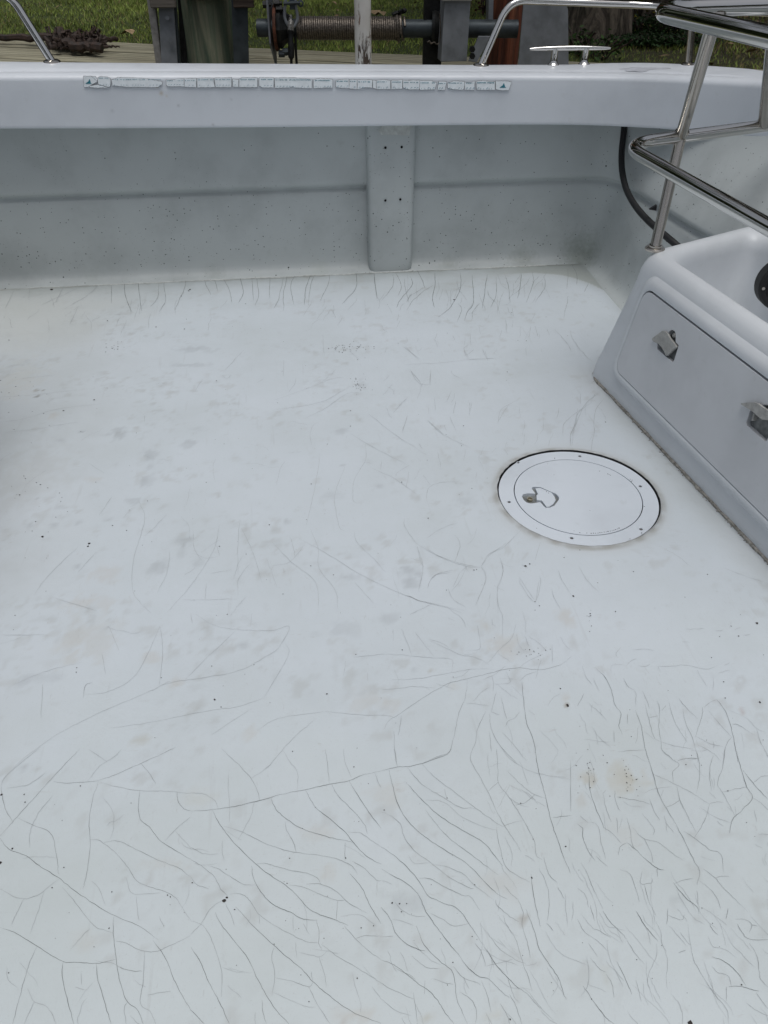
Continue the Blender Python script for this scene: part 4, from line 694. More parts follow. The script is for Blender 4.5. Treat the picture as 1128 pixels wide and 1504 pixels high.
B_l = [("f", [(0, 475), (130, 430), (230, 390), (300, 375)]), ("f", [(0, 515), (200, 480), (330, 410)]), ("f", [(135, 550), (230, 500), (300, 450), (360, 440)]), ("m", [(805, 305), (920, 300)]), ("f", [(550, 325), (700, 318), (805, 305)]), ("m", [(818, 190), (822, 245)]), ("f", [(795, 265), (815, 300)]), ("f", [(870, 260), (885, 295)]), ("m", [(570, 345), (605, 400), (655, 410)]), ("m", [(655, 345), (655, 410)]), ("m", [(560, 540), (537, 610)]), ("f", [(400, 530), (500, 610), (640, 700)]), ("m", [(645, 555), (700, 610), (820, 670)]), ("f", [(735, 540), (760, 600)]), ("m", [(760, 475), (750, 530)]), ("m", [(828, 478), (815, 540)]), ("m", [(670, 460), (676, 515)]), ("f", [(560, 460), (500, 525)]), ("f", [(1020, 470), (950, 510), (935, 570)]),
 ("m", [(385, 650), (385, 720), (340, 800), (335, 880), (350, 900)]), ("m", [(300, 750), (258, 870), (275, 990), (300, 1015)]), ("m", [(195, 690), (190, 760), (165, 890), (140, 990)]), ("f", [(320, 610), (440, 680), (560, 740)]), ("f", [(510, 790), (520, 770), (570, 740)]), ("f", [(415, 755), (510, 800), (600, 865)]), ("m", [(565, 765), (555, 835)]), ("f", [(640, 890), (645, 840), (690, 815), (770, 810)]), ("m", [(340, 1015), (350, 1060), (420, 1130), (470, 1185)]), ("m", [(545, 960), (550, 1000), (600, 1070)]), ("m", [(600, 1070), (700, 1125), (800, 1160), (860, 1165)]), ("m", [(865, 1160), (900, 1110), (960, 1080), (1030, 1010)]), ("m", [(865, 1162), (885, 1210), (840, 1325)]),
 ("m", [(755, 1030), (778, 1070), (755, 1145)]), ("f", [(640, 1045), (700, 1005), (770, 980)]), ("m", [(600, 1080), (622, 1160), (610, 1260)]), ("m", [(155, 1000), (188, 1080), (195, 1170), (260, 1260), (272, 1340)]), ("f", [(110, 1045), (230, 1110), (340, 1180), (520, 1270), (640, 1310), (800, 1345)]), ("f", [(0, 1060), (75, 1140), (180, 1230), (190, 1354)]), ("f", [(0, 1160), (75, 1140), (135, 1070)]), ("f", [(340, 1225), (420, 1315)]), ("m", [(945, 1125), (955, 1190), (932, 1250), (935, 1354)]), ("f", [(805, 1165), (770, 1230), (740, 1265)]), ("m", [(1110, 1060), (1090, 1135)]), ("f", [(550, 1280), (660, 1320)]), ("m", [(1105, 1220), (1090, 1310)]), ("f", [(640, 1250), (670, 1200), (740, 1185)]), ("m", [(1025, 1210), (1085, 1300)]), ("m", [(48, 305), (45, 375)]), ("f", [(210, 200), (215, 290)]), ("f", [(550, 250), (605, 305)]), ("f", [(320, 270), (360, 305)])]
for k, p in B_l: crack(p, k, .8, ZB)
W_ = lambda x, y: (x/2.014, 170+y/2.014)
W_l = [("m", [(490, 460), (485, 500), (490, 545), (470, 580)]), ("m", [(540, 450), (548, 500), (530, 545), (518, 575)]), ("d", [(370, 485), (370, 530), (390, 580)]), ("d", [(408, 485), (410, 510), (418, 578)]), ("m", [(330, 500), (330, 555)]), ("m", [(470, 495), (465, 540), (445, 565)]), ("m", [(600, 450), (610, 500), (625, 530)]), ("m", [(655, 470), (680, 520), (685, 555)]), ("d", [(706, 470), (720, 520), (705, 555)]), ("m", [(758, 465), (765, 530), (755, 560)]), ("m", [(797, 440), (798, 490), (797, 540)]), ("m", [(840, 470), (825, 540), (810, 570)]), ("m", [(852, 460), (838, 530), (840, 575)]), ("m", [(880, 460), (860, 500), (870, 560)]), ("d", [(923, 460), (905, 510), (900, 560)]), ("m", [(938, 450), (920, 500), (912, 560)]), ("m", [(978, 455), (970, 500), (945, 550)]), ("d", [(1052, 455), (1052, 510), (1010, 558)]), ("d", [(1105, 460), (1115, 540)]), ("f", [(300, 490), (260, 530), (190, 570)]), ("f", [(190, 500), (165, 550)]), ("f", [(90, 495), (85, 545)]), ("f", [(40, 520), (15, 570)]), ("f", [(240, 505), (120, 560)]), ("m", [(630, 470), (645, 520)]), ("m", [(745, 480), (750, 545)]), ("f", [(410, 495), (450, 485), (500, 480)])]
for k, p in W_l: crack(p, k, 1.0, W_)
V_ = lambda x, y: (560+x/2.564, 360+y/2.564)
V_l = [("m", [(45, 110), (42, 155), (0, 210)]), ("m", [(55, 105), (75, 150), (65, 190)]), ("d", [(110, 120), (115, 150), (75, 200), (58, 235)]), ("d", [(135, 95), (155, 135), (165, 162)]), ("d", [(202, 103), (203, 150), (193, 200), (200, 235)]), ("m", [(200, 150), (150, 180), (115, 215), (95, 245)]), ("d", [(298, 103), (300, 150), (285, 195), (255, 240), (215, 270)]), ("d", [(342, 110), (348, 180), (345, 225), (325, 250), (313, 285)]), ("d", [(400, 110), (390, 170), (380, 238)]), ("m", [(433, 120), (432, 190), (410, 235)]), ("m", [(465, 110), (480, 160), (485, 215)]), ("d", [(527, 105), (525, 140), (513, 200)]), ("m", [(570, 100), (570, 150), (545, 215)]), ("m", [(615, 120), (615, 160), (580, 215)]),
 ("m", [(290, 220), (303, 245), (285, 290)]), ("m", [(370, 220), (345, 250), (342, 285)]), ("m", [(703, 90), (700, 165)]), ("m", [(718, 70), (738, 120), (735, 150)]), ("m", [(780, 145), (765, 175)]), ("m", [(562, 305), (558, 345)]), ("m", [(580, 305), (590, 345)]), ("m", [(625, 315), (632, 340)]), ("m", [(710, 320), (725, 360), (760, 405), (795, 440)]), ("m", [(650, 315), (700, 370), (715, 400)]), ("m", [(330, 375), (312, 390), (325, 428)]), ("m", [(325, 432), (430, 425)]), ("m", [(280, 590), (272, 635)]), ("m", [(265, 550), (245, 590)]), ("m", [(335, 590), (333, 625)]), ("m", [(815, 560), (760, 610), (720, 718)]), ("m", [(840, 575), (805, 630), (803, 718)]), ("f", [(760, 610), (690, 670), (685, 718)]), ("f", [(480, 600), (440, 665)]), ("m", [(175, 660), (235, 712)]), ("f", [(100, 640), (80, 700)]), ("m", [(185, 480), (182, 525)]), ("f", [(110, 470), (150, 520)]), ("m", [(670, 610), (660, 655)]), ("f", [(750, 560), (750, 600)]), ("m", [(160, 160), (110, 190), (95, 215)]), ("m", [(468, 280), (470, 320)]), ("f", [(80, 380), (145, 430)])]
for k, p in V_l: crack(p, k, 1.0, V_)
for (a, k) in (([(840, 655), (847, 610), (870, 590)], 'm'), ([(838, 655), (838, 640), (845, 622), (848, 600)], 'd'), ([(868, 662), (872, 640), (874, 628)], 'm')): crack(a, k, .9)
for (x0, x1, y0, y1, n, ang, sp, l0, l1, kinds) in ((700, 1140, 1250, 1510, 75, 62, 7, 22, 85, 'ffff'), (560, 760, 1380, 1510, 14, 60, 10, 20, 60, 'fm'), (850, 1140, 1020, 1260, 44, 55, 28, 8, 34, 'ff'), (700, 870, 1040, 1260, 24, 60, 25, 10, 40, 'ff'),
      (560, 800, 430, 520, 40, 100, 28, 5, 16, 'ff'), (560, 900, 560, 700, 36, 85, 40, 8, 26, 'f'), (0, 560, 430, 470, 34, 110, 18, 10, 30, 'ff'), (560, 860, 400, 435, 26, 95, 16, 15, 40, 'fm'), (240, 700, 480, 900, 24, 110, 45, 10, 46, 'f'), (560, 840, 810, 1010, 22, 40, 40, 10, 40, 'f'), (0, 500, 600, 1000, 12, 160, 25, 15, 60, 'f'), (20, 560, 1180, 1500, 22, 60, 40, 14, 50, 'f')):
    for _ in range(n):
        x, y = rnd.uniform(x0, x1), rnd.uniform(y0, y1); a = ang+rnd.gauss(0, sp); L = rnd.uniform(l0, l1); pts = [(x, y)]
        if math.hypot(x-849, (y-727)*1.7) < 150: continue
        if x > 880 and y < 850+(x-1128)*.9: continue
        for s_ in range(4):
            a += rnd.gauss(0, 13); x += math.cos(R(a))*L/4; y += math.sin(R(a))*L/4; pts.append((x, y))
        crack(pts, rnd.choice(kinds), rnd.uniform(.45, .75))
for k, m_, nm in (('d', 'crack_dark', 'deep_crack'), ('m', 'crack_mid', 'hairline_crack'), ('f', 'crack_faint', 'faint_crack')):
    cr[k].build(nm, M[m_], floor, recalc=False, props={'kind': 'stuff'})
# grit
mb = MB()
GR = [(329, 1323, 2.6), (333, 1318, 1.6), (131, 798, 2), (129, 802, 1.5), (315, 1027, 1.6), (62, 788, 2), (138, 587, 1.3), (93, 603, 1.2), (76, 425, 2.2), (279, 425, 1.6), (277, 427, 1.2), (667, 440, 1.6), (18, 1246, 1.2), (772, 831, 1.8), (778, 828, 1.3), (696, 837, 1), (700, 836, .9), (0, 1267, 2.5), (2, 1167, 1.5), (1014, 1502, 3),
      (831, 1243, 1.2), (781, 1289, 1.3), (576, 1326, 1.2), (587, 1327, 1.2), (904, 898, 1), (1112, 915, 1.8), (1116, 1031, 1.6), (834, 1036, 2.4), (823, 1011, 1.2), (1085, 934, 1), (860, 389, 2.2), (842, 875, 1.6), (590, 708, .9), (681, 625, .9), (515, 603, .9), (693, 717, .8), (745, 546, 1), (480, 1019, 1.4), (118, 1154, .9), (160, 1363, .9), (373, 976, .8), (311, 978, .8), (237, 995, .8), (158, 471, 1.2), (229, 480, 1), (271, 483, 1)]
for _ in range(260):
    GR.append((rnd.uniform(0, 1128), rnd.uniform(430, 1500), rnd.choice([.4, .5, .5, .6, .7, .9])))
for cxx, cyy, n, sx, sy in ((515, 510, 36, 26, 3.5), (526, 565, 26, 7, 6), (497, 510, 8, 10, 3), (785, 958, 16, 16, 6), (865, 1130, 18, 12, 12), (925, 1150, 24, 14, 16), (866, 905, 10, 3, 12), (168, 507, 14, 10, 5), (30, 575, 10, 20, 18), (60, 740, 20, 40, 30)):
    for _ in range(n): GR.append((rnd.gauss(cxx, sx), rnd.gauss(cyy, sy), rnd.uniform(.4, .9)))
for (x, y, r_) in GR:
    if math.hypot(x-849, (y-727)*1.7) < 125: continue
    p = atz(x, y, .0012); s_ = r_*math.hypot(p.length, CAMH)/FPX; a0 = rnd.random()*6; L = []
    for k in range(7): q_ = a0+k*.8976; rr = s_*rnd.uniform(.6, 1.25); L.append((p.x+rr*math.cos(q_), p.y+rr*math.sin(q_), .0009))
    mb.add(L+[(p.x, p.y, .0009+s_*.5)], [(k, (k+1) % 7, 7) for k in range(7)])
mb.build('grit', M['speck'], floor, props={'kind': 'stuff'})

# ---- inner wall (swept liner panel) -------------------------------------------------
def sweep_rows(rows, name, material, parent, smooth=True, sharp=0):
    mb = MB(); n = len(rows[0])
    for r_ in rows: mb.v += [tuple(p) for p in r_]
    mb.f = [(j*n+i, j*n+i+1, (j+1)*n+i+1, (j+1)*n+i) for j in range(len(rows)-1) for i in range(n-1)]; mb.mi = [0]*len(mb.f)
    return mb.build(name, material, parent, smooth=smooth, sharp=sharp)
WY = 2.935
def plan(pts, rads): return fillet([(x, y, 0) for x, y in pts], rads, 12)
L0 = plan([(-2.0, -1.6), (-1.95, 1.5), (-1.9, WY), (1.18, WY), (1.165, 2.4), (1.21, 2.13), (1.45, 1.95), (1.5, -1.6)], [0, .3, .22, .05, .15, .03, .1, 0])
L1 = plan([(-2.05, -1.6), (-2.0, 1.5), (-1.95, WY), (1.215, WY), (1.262, 2.3), (1.30, 2.10), (1.52, 1.9), (1.6, -1.6)], [0, .3, .22, .10, .1, .03, .1, 0])
L2 = plan([(-2.25, -1.6), (-2.2, 1.5), (-2.1, WY), (1.34, WY), (1.47, 2.35), (1.53, 2.10), (1.62, 1.6), (1.75, -1.6)], [0, .3, .3, .22, .15, .05, .2, 0])
def resample(L, n=240):
    d = [0]
    for a, b0 in zip(L, L[1:]): d.append(d[-1]+(b0-a).length)
    out = []; j = 0
    for i in range(n+1):
        s = d[-1]*i/n
        while j < len(d)-2 and d[j+1] < s: j += 1
        t = (s-d[j])/max(1e-9, d[j+1]-d[j]); out.append(L[j].lerp(L[j+1], min(1, max(0, t))))
    return out
L0, L1, L2 = resample(L0), resample(L1), resample(L2)
def offs(L, o):   # toward the cockpit
    out = []
    for i, p in enumerate(L):
        t = (L[min(i+1, len(L)-1)]-L[max(i-1, 0)]).normalized(); out.append(p+Vector((t.y, -t.x, 0))*o)
    return out
def lev(z):
    if z < .305: return [a.lerp(b0, z/.305) for a, b0 in zip(L0, L1)]
    return [a.lerp(b0, (z-.305)/.345) for a, b0 in zip(L1, L2)]
wall = thing('inner_wall', 'grey speckled inner wall of the cockpit under the white rim', 'wall')
rows = []
for z, o in ((-.01, .050), (.0015, .042), (.005, .030), (.012, .018), (.022, .009), (.038, .003), (.065, 0), (.1, 0), (.15, 0), (.2, .001), (.25, .002), (.278, .003), (.287, .002), (.293, -.002), (.299, -.008), (.304, -.010), (.309, -.006), (.314, .006), (.320, .014), (.33, .0165), (.36, .017), (.42, .017), (.48, .017), (.56, .017), (.64, .015)):
    Lz = offs(lev(z), o); rr = []
    for p in Lz: rr.append((p.x+.0015*mnoise.noise(Vector((p.x*5, p.y*5, z*6))), p.y+.002*mnoise.noise(Vector((p.x*4, p.y*4, z*5+4))), z))
    rows.append(rr)
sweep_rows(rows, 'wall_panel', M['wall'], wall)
# pillar in the middle of the aft wall
pl = atY(542, 300, 2.91); pr = atY(606, 300, 2.91); pxl, pxr = pl.x, pr.x
mb = MB(); sec = []
for (z, d, wi) in ((.0, .040, .006), (.012, .040, .0), (.035, .0395, 0), (.1, .040, 0), (.3, .044, -.002), (.45, .046, -.004), (.60, .047, -.006)):
    xl, xr = pxl+wi-.002, pxr-wi+.001; row = [(xl-.004, WY-.0+.004, z)]
    for k in range(7): a = k/6*math.pi/2; row.append((xl+.022-.022*math.cos(a)*1.0, WY-d+.018-.018*math.sin(a), z))
    for k in range(7): a = (1-k/6)*math.pi/2; row.append((xr-.022+.022*math.cos(a), WY-d+.018-.018*math.sin(a), z))
    row.append((xr+.004, WY+.004, z)); sec.append(row)
o = sweep_rows(sec, 'pillar', M['wall'], wall); o['label'] = 'raised vertical pillar with four screw holes on the speckled wall'
for (x, y) in ((566, 217), (590, 216), (566, 294.5), (588, 293)):
    p = atY(x, y, WY-.0465); mb = MB(); mb.lathe(p, (0, -1, 0), [(1e-5, .0), (.0028, .0), (.0036, .0016), (.0045, .0), ], 12); mb.build('screw_hole', M['gap'], o)
# filler patch at the pillar head
mb = MB(); L = [atY(x, y, WY-.0495) for x, y in ((562, 183), (606, 183), (603, 190), (601, 199), (580, 198), (560, 198), (556, 192))]
mb.prism([[(p.x, p.z) for p in L]], (0, WY-.0495, 0), (1, 0, 0), (0, 0, 1), (0, -1, 0), 0, .001); mb.build('filler_patch', M['caulk_white'], o)
# sealant bead along the foot of the wall
mb = MB(); seg = [p for p in offs(L0, .046) if p.x > -1.7 and p.y > 2.1 and p.x < 1.3]
seg = [p for p in seg if not (pxl-.03 < p.x < pxr+.03)]
for a_, part in (('l', [p for p in seg if p.x < pxl]), ('r', [p for p in seg if p.x > pxr and p.x < 1.0 and p.y > 2.85])):
    P = catmull([(p.x, p.y-.002+.006*mnoise.noise(Vector((p.x*9, 0, 0))), .0003) for p in part], 4)
    mb.tube(P, [.0020*(.8+1.6*mnoise.noise(Vector((q_[0]*11, q_[1]*11, 0)))) for q_ in P], 7)
P = [Vector((pxl-.004, WY-.041, .002)), Vector((pxl+.01, WY-.047, .001)), Vector(((pxl+pxr)/2, WY-.049, .001)), Vector((pxr-.01, WY-.047, .001)), Vector((pxr+.004, WY-.041, .002))]
mb.tube(catmull(P, 8), .0022, 7); mb.build('sealant_bead', M['caulk_white'], wall, smooth=True)

# ---- gunwale cap
gun = thing('gunwale', 'broad white moulded rim of the boat above the speckled wall', 'boat rim')
NODES = []   # (x, y, z_bottom, z_face_top, z_crown, width)
def addn(px, pb, ptp, pc, z=None, wdt=.15):
    if z is None: b0 = atY(px, pb, 2.82)
    else: b0 = atz(px, pb, z)
    rr = math.hypot(b0.x, b0.y); tp = atr(px, ptp, rr+.004); cr_ = atr(px, pc, rr+wdt); u_ = Vector((b0.x, b0.y, 0))/rr
    NODES.append((b0.x, b0.y, b0.z, tp.z, cr_.z, wdt, u_.x, u_.y))
for a in ((-60, 189.5, 112, 87.5), (0, 189, 112, 88.5), (150, 188.6, 112, 91), (300, 187.6, 112, 92.7), (430, 186.5, 112, 93.8), (560, 185, 112, 94.6), (680, 183.7, 112.4, 95.3), (760, 183.2, 112.6, 95)): addn(*a)
addn(830, 183.4, 112.8, 94, .521, .16); addn(890, 185, 113.3, 92, .524, .18); addn(950, 188, 114.8, 92, .531, .20); addn(1010, 192, 117.5, 95, .541, .22); addn(1070, 198, 121, 99.3, .553, .22); addn(1128, 206, 125.5, 104, .567, .22)
fst = NODES[0]; lst = NODES[-1]
left = [(-2.05, -1.6, .62, .77, .78, .2, -1, 0), (-2.0, .5, .60, .75, .76, .2, -1, 0), (-1.92, 2.0, .575, .725, .735, .2, -1, .1), (-1.78, 2.6, .565, .715, .725, .18, -.75, .65), (-1.5, 2.8, .56, .71, .72, .16, -.35, .93)]
right = [(1.56, 1.95, .59, .735, .765, .22, .9, .3), (1.63, 1.5, .60, .75, .78, .22, .98, .1), (1.72, .5, .62, .77, .80, .22, 1, 0), (1.8, -1.6, .66, .81, .84, .22, 1, 0)]
ALL = catmull(left+NODES+right, 10)
rows = []
for q_ in ALL:
    x, y, zb, zt, zc, wdt, ux, uy = q_
    u_ = Vector((ux, uy, 0)).normalized(); B = Vector((x, y, 0))
    f = lambda o, z: tuple(B+u_*o+Vector((0, 0, z)))
    row = [f(.14, zb+.03), f(.05, zb+.012), f(.006, zb+.002), f(.0015, zb), f(0, zb+.0025), f(.0005, zb+.01), f(.001, zb+.05), f(.002, zb+(zt-zb)*.6), f(.003, zt-.012)]
    for k in range(1, 8):
        a = k/7*math.pi/2; row.append(f(.003+.028*(1-math.cos(a)), zt-.012+.020*math.sin(a)))
    z1 = zt+.008
    row += [f(.045, z1+.0006), f(.052, z1+.0004), f(.0535, z1-.0006), f(.055, z1+.0006), f(.08, z1+(zc-z1)*.5), f(wdt*.8, z1+(zc-z1)*.85), f(wdt, zc), f(wdt+.012, zc-.002), f(wdt+.024, zc-.009), f(wdt+.032, zc-.022), f(wdt+.036, zc-.06), f(wdt+.03, .2), f(wdt-.02, -.5)]
    rows.append(row)
sweep_rows(rows, 'rim_moulding', M['cap'], gun)
def captop(px, py):  # point on the rim's top, found along a sightline by height of nearest rim section
    p = atz(px, py, .7)
    for _ in range(6):
        k = min(range(len(ALL)), key=lambda i: (ALL[i][0]+ALL[i][6]*ALL[i][5]*.8-p.x)**2+(ALL[i][1]+ALL[i][7]*ALL[i][5]*.8-p.y)**2)
        p = atz(px, py, ALL[k][4]-.002)
        if math.hypot(p.x, p.y) > math.hypot(ALL[k][0], ALL[k][1])+ALL[k][5]: 
            u_ = Vector((p.x, p.y, 0)).normalized()*(math.hypot(ALL[k][0], ALL[k][1])+ALL[k][5]); return Vector((u_.x, u_.y, ALL[k][4]))
    return p
# worn grey patch on the rim
def rimz(x, y):
    q_ = min(ALL, key=lambda a: (a[0]+a[6]*.1-x)**2+(a[1]+a[7]*.1-y)**2); u_ = Vector((q_[6], q_[7], 0)).normalized()
    o_ = (x-q_[0])*u_.x+(y-q_[1])*u_.y; z1 = q_[3]+.008; zc = q_[4]; w_ = q_[5]
    return float(np.interp(o_, [.045, .08, w_*.8, w_, w_+.012], [z1, z1+(zc-z1)*.5, z1+(zc-z1)*.85, zc, zc-.002]))
cp = atz(945, 101.5, rimz(*captop(945, 101)[:2])); mb = MB(); L = []
tdir = Vector((math.cos(R(-22)), math.sin(R(-22)), 0)); ndir = Vector((-tdir.y, tdir.x, 0))
for k in range(36):
    a = k/36*6.2832; rr = 1+.16*math.sin(3*a+1)+.10*math.sin(7*a)+(.5*max(0, math.cos(a))**8)+(.3*max(0, -math.cos(a))**8); q_ = cp+tdir*math.cos(a)*.062*rr+ndir*math.sin(a)*.030*rr; L.append(q_)
for f_ in (0, .35, .7, 1):
    for q_ in L: p_ = cp+(q_-cp)*f_; mb.v.append((p_.x, p_.y, rimz(p_.x, p_.y)+.0011*(1-f_**4)+.0001))
mb.f = [(j*36+i, j*36+(i+1) % 36, (j+1)*36+(i+1) % 36, (j+1)*36+i) for j in range(3) for i in range(36)]; mb.mi = [0]*len(mb.f)
mb.build('worn_patch', simple('worn_grey', (.43, .45, .49), .6, 0, .15, 30, 0), gun)

# ---- sticker strip on the rim
stk = thing('ruler_sticker', 'broken white ruler sticker with faded teal print along the rim face', 'sticker')
def Zs(ox, s_): return lambda x, y: (ox+x/s_, 105+y/s_)
S1, S2, S3, S4, S5 = Zs(110, 8.68), Zs(235, 8.68), Zs(360, 8.68), Zs(485, 8.057), Zs(615, 7.78)
pieces = [(S1, [(112, 62), (205, 60), (285, 130), (225, 158), (165, 198), (120, 195)]), (S1, [(215, 62), (262, 64), (290, 110), (275, 118)]), (S1, [(297, 75), (330, 60), (445, 80), (455, 120), (450, 190), (430, 195), (300, 162), (293, 120)]), (S1, [(185, 185), (290, 170), (425, 203), (290, 206), (190, 200)]), (S1, [(472, 110), (550, 78), (760, 80), (900, 92), (1110, 130), (1112, 160), (1060, 198), (640, 195), (520, 178), (480, 180)]),
 (S2, [(80, 105), (130, 115), (200, 100), (303, 92), (305, 190), (100, 188), (82, 170)]), (S2, [(311, 92), (463, 90), (461, 200), (313, 195)]), (S2, [(474, 92), (600, 80), (680, 90), (688, 150), (698, 198), (477, 200)]), (S2, [(696, 88), (760, 82), (850, 86), (910, 78), (910, 198), (710, 198)]), (S2, [(927, 100), (1000, 108), (1000, 195), (930, 195)]), (S2, [(1010, 103), (1060, 78), (1128, 78), (1242, 80), (1240, 198), (1010, 198)]),
 (S3, [(180, 78), (363, 80), (363, 203), (220, 203), (180, 180)]), (S3, [(380, 84), (620, 82), (853, 102), (850, 213), (640, 205), (600, 190), (560, 205), (382, 208)]), (S3, [(872, 107), (960, 90), (1116, 102), (1114, 208), (1040, 205), (874, 213)]),
 (S4, [(65, 110), (160, 92), (220, 94), (221, 195), (130, 192), (65, 180)]), (S4, [(226, 94), (315, 102), (316, 206), (227, 200)]), (S4, [(322, 100), (498, 102), (495, 190), (400, 185), (345, 206), (322, 208)]), (S4, [(504, 107), (540, 107), (543, 205), (505, 190)]), (S4, [(547, 107), (620, 100), (710, 107), (710, 207), (549, 208)]), (S4, [(724, 107), (853, 102), (850, 203), (724, 208)]), (S4, [(862, 107), (1056, 107), (1052, 212), (930, 212), (862, 190)]),
 (S5, [(12, 107), (150, 110), (203, 132), (183, 203), (90, 208), (12, 206)]), (S5, [(232, 114), (318, 117), (298, 210), (214, 208)]), (S5, [(327, 137), (400, 110), (520, 117), (518, 190), (498, 210), (400, 203), (332, 188)]), (S5, [(528, 127), (590, 130), (640, 110), (633, 210), (525, 208)]), (S5, [(657, 117), (730, 107), (868, 122), (870, 210), (662, 208)]), (S5, [(879, 112), (1000, 110), (1060, 122), (1028, 213), (940, 213), (881, 203)])]
FYs = 2.8195
prt, prl, rsd = MB(), MB(), MB()
for i, (Z, P) in enumerate(pieces):
    pp = [Z(*q_) for q_ in P]; J_ = []
    for a, b0 in zip(pp, pp[1:]+pp[:1]):
        n = max(1, int(math.hypot(a[0]-b0[0], a[1]-b0[1])/2.2))
        for k in range(n): t = k/n; J_.append((a[0]+(b0[0]-a[0])*t+rnd.uniform(-.18, .18), a[1]+(b0[1]-a[1])*t+rnd.uniform(-.28, .28)))
    W3 = [atY(x, y, FYs) for x, y in J_]
    gx = sum(p.x for p in W3)/len(W3); gz_ = sum(p.z for p in W3)/len(W3)
    rsd.prism([[(p.x+math.copysign(.0012, p.x-gx)+.0006*mnoise.noise(p*300), p.z+math.copysign(.0009, p.z-gz_)+.0010*mnoise.noise(p*200)) for p in W3]], (0, FYs, 0), (1, 0, 0), (0, 0, 1), (0, -1, 0), -.0014, -.0002-.00003*(i % 5))
    mb = MB(); mb.prism([[(p.x, p.z) for p in W3]], (0, FYs, 0), (1, 0, 0), (0, 0, 1), (0, -1, 0), -.001, .0008+.0001*(i % 3)); mb.build('sticker_piece', M['sticker'], stk)
    xa, xb = min(p[0] for p in pp)+1.2, max(p[0] for p in pp)-1.2; ya, yb = min(p[1] for p in pp), max(p[1] for p in pp)
    def bar(x, y, w_, h_, B=prt):
        a = atY(x, y, FYs-.0013); b0 = atY(x+w_, y+h_, FYs-.0013); B.box(((a.x+b0.x)/2, FYs-.0012, (a.z+b0.z)/2), (abs(b0.x-a.x), .0006, abs(a.z-b0.z)))
    if i in (1, 3, 17): continue
    if i in (0, 26):
        cx_, cy_ = (Z(178, 122) if i == 0 else Z(965, 155)); tri_ = [atY(cx_+a, cy_+c, FYs-.0013) for a, c in ((-4.5, 3), (3, 3), (1.2, -3.2), (-1, .8))]
        prt.prism([[(p.x, p.z) for p in tri_]], (0, FYs-.001, 0), (1, 0, 0), (0, 0, 1), (0, -1, 0), 0, .0005); bar(cx_-5, cy_+3.3, 9, .7); continue
    x = xa
    while x < xb-1:      # worn small print, no longer readable
        w_ = rnd.uniform(.5, 1.2)
        if rnd.random() < .85: bar(x, ya+2.3+rnd.uniform(-.1, .1), w_, rnd.uniform(.9, 1.5), prt if (11 <= i <= 16 or i == 25) else prl)
        x += w_+rnd.uniform(.25, .5)+(1.5 if rnd.random() < .12 else 0)
    x = xa+1
    while x < xb-1.5:    # tick marks and worn inch figures
        bar(x, yb-2.6, .35, 1.9, prl); 
        if rnd.random() < .7: bar(x+.9, yb-3.4, .5, 1.1); bar(x+1.8, yb-3.4, .5, 1.1, prl)
        x += rnd.uniform(3.6, 5.2)
rsd.build('glue_residue', simple('glue_residue', (.27, .28, .295), .7, 0, .5, 200, .3), stk, props={'kind': 'stuff'}); prt.build('sticker_print', M['teal'], stk, props={'kind': 'stuff'}); prl.build('faded_print', M['teal_lite'], stk, props={'kind': 'stuff'})

# ---- stainless handrails on the rim
def flange(o_, ax, r_, parent, mat_=None):
    mb = MB(); mb.lathe(o_, ax, [(1e-5, 0), (r_, 0), (r_*1.02, .002), (r_*.95, .006), (r_*.72, .009), (1e-5, .009)], 24); return mb.build('foot_flange', mat_ or M['steel_dull'], parent, smooth=True)
hr = thing('stern_handrail', 'stainless handrail curving round the right half of the rim, behind the deck cleat', 'handrail')
f0 = captop(706.5, 94.5); rY = f0.y+.01
top0 = atY(752, 3, rY+.02); zr = top0.z
a1 = atY(960, 8, rY+.02); a1 = Vector((a1.x, a1.y, a1.z))
c1 = captop(1012, 93.5)
topm = atr(1018, 14, math.hypot(c1.x, c1.y)+.01)
e1_ = atr(1100, 17, math.hypot(c1.x, c1.y)+.10); e2_ = Vector((e1_.x+.18, e1_.y-.16, e1_.z-.0)); f2 = Vector((e2_.x+.07, e2_.y-.04, .74))
kink = atY(748, 2, rY+.02)
path = fillet([f0, kink+Vector((0, 0, .004)), a1, topm, e1_, e2_, f2], [0, .06, .1, .08, .08, .06, 0], 10)
mb = MB(); mb.tube(path, .0115, 16); mb.build('rail_tube', M['steel'], hr, smooth=True)
mb = MB(); mb.tube([c1, topm], .0115, 16); mb.build('rail_post', M['steel_dull'], hr, smooth=True)
flange(f0-Vector((0, 0, .003)), (0, 0, 1), .027, hr); flange(c1-Vector((0, 0, .003)), (0, 0, 1), .025, hr); flange(f2-Vector((0, 0, .003)), (0, 0, 1), .025, hr)
hl = thing('corner_handrail', 'stainless handrail slanting up from the far left end of the rim', 'handrail')
g0 = captop(76, 89.5); g1 = atY(12, -12, g0.y+.01)
path = fillet([g0, g1, g1+Vector((-.35, 0, .0)), g1+Vector((-.75, -.15, .0)), g1+Vector((-.85, -.3, -.16))], [0, .05, .1, .08, 0], 10)
mb = MB(); mb.tube(path, .0125, 16); mb.build('rail_tube', M['steel'], hl, smooth=True); flange(g0-Vector((0, 0, .003)), (0, 0, 1), .027, hl)
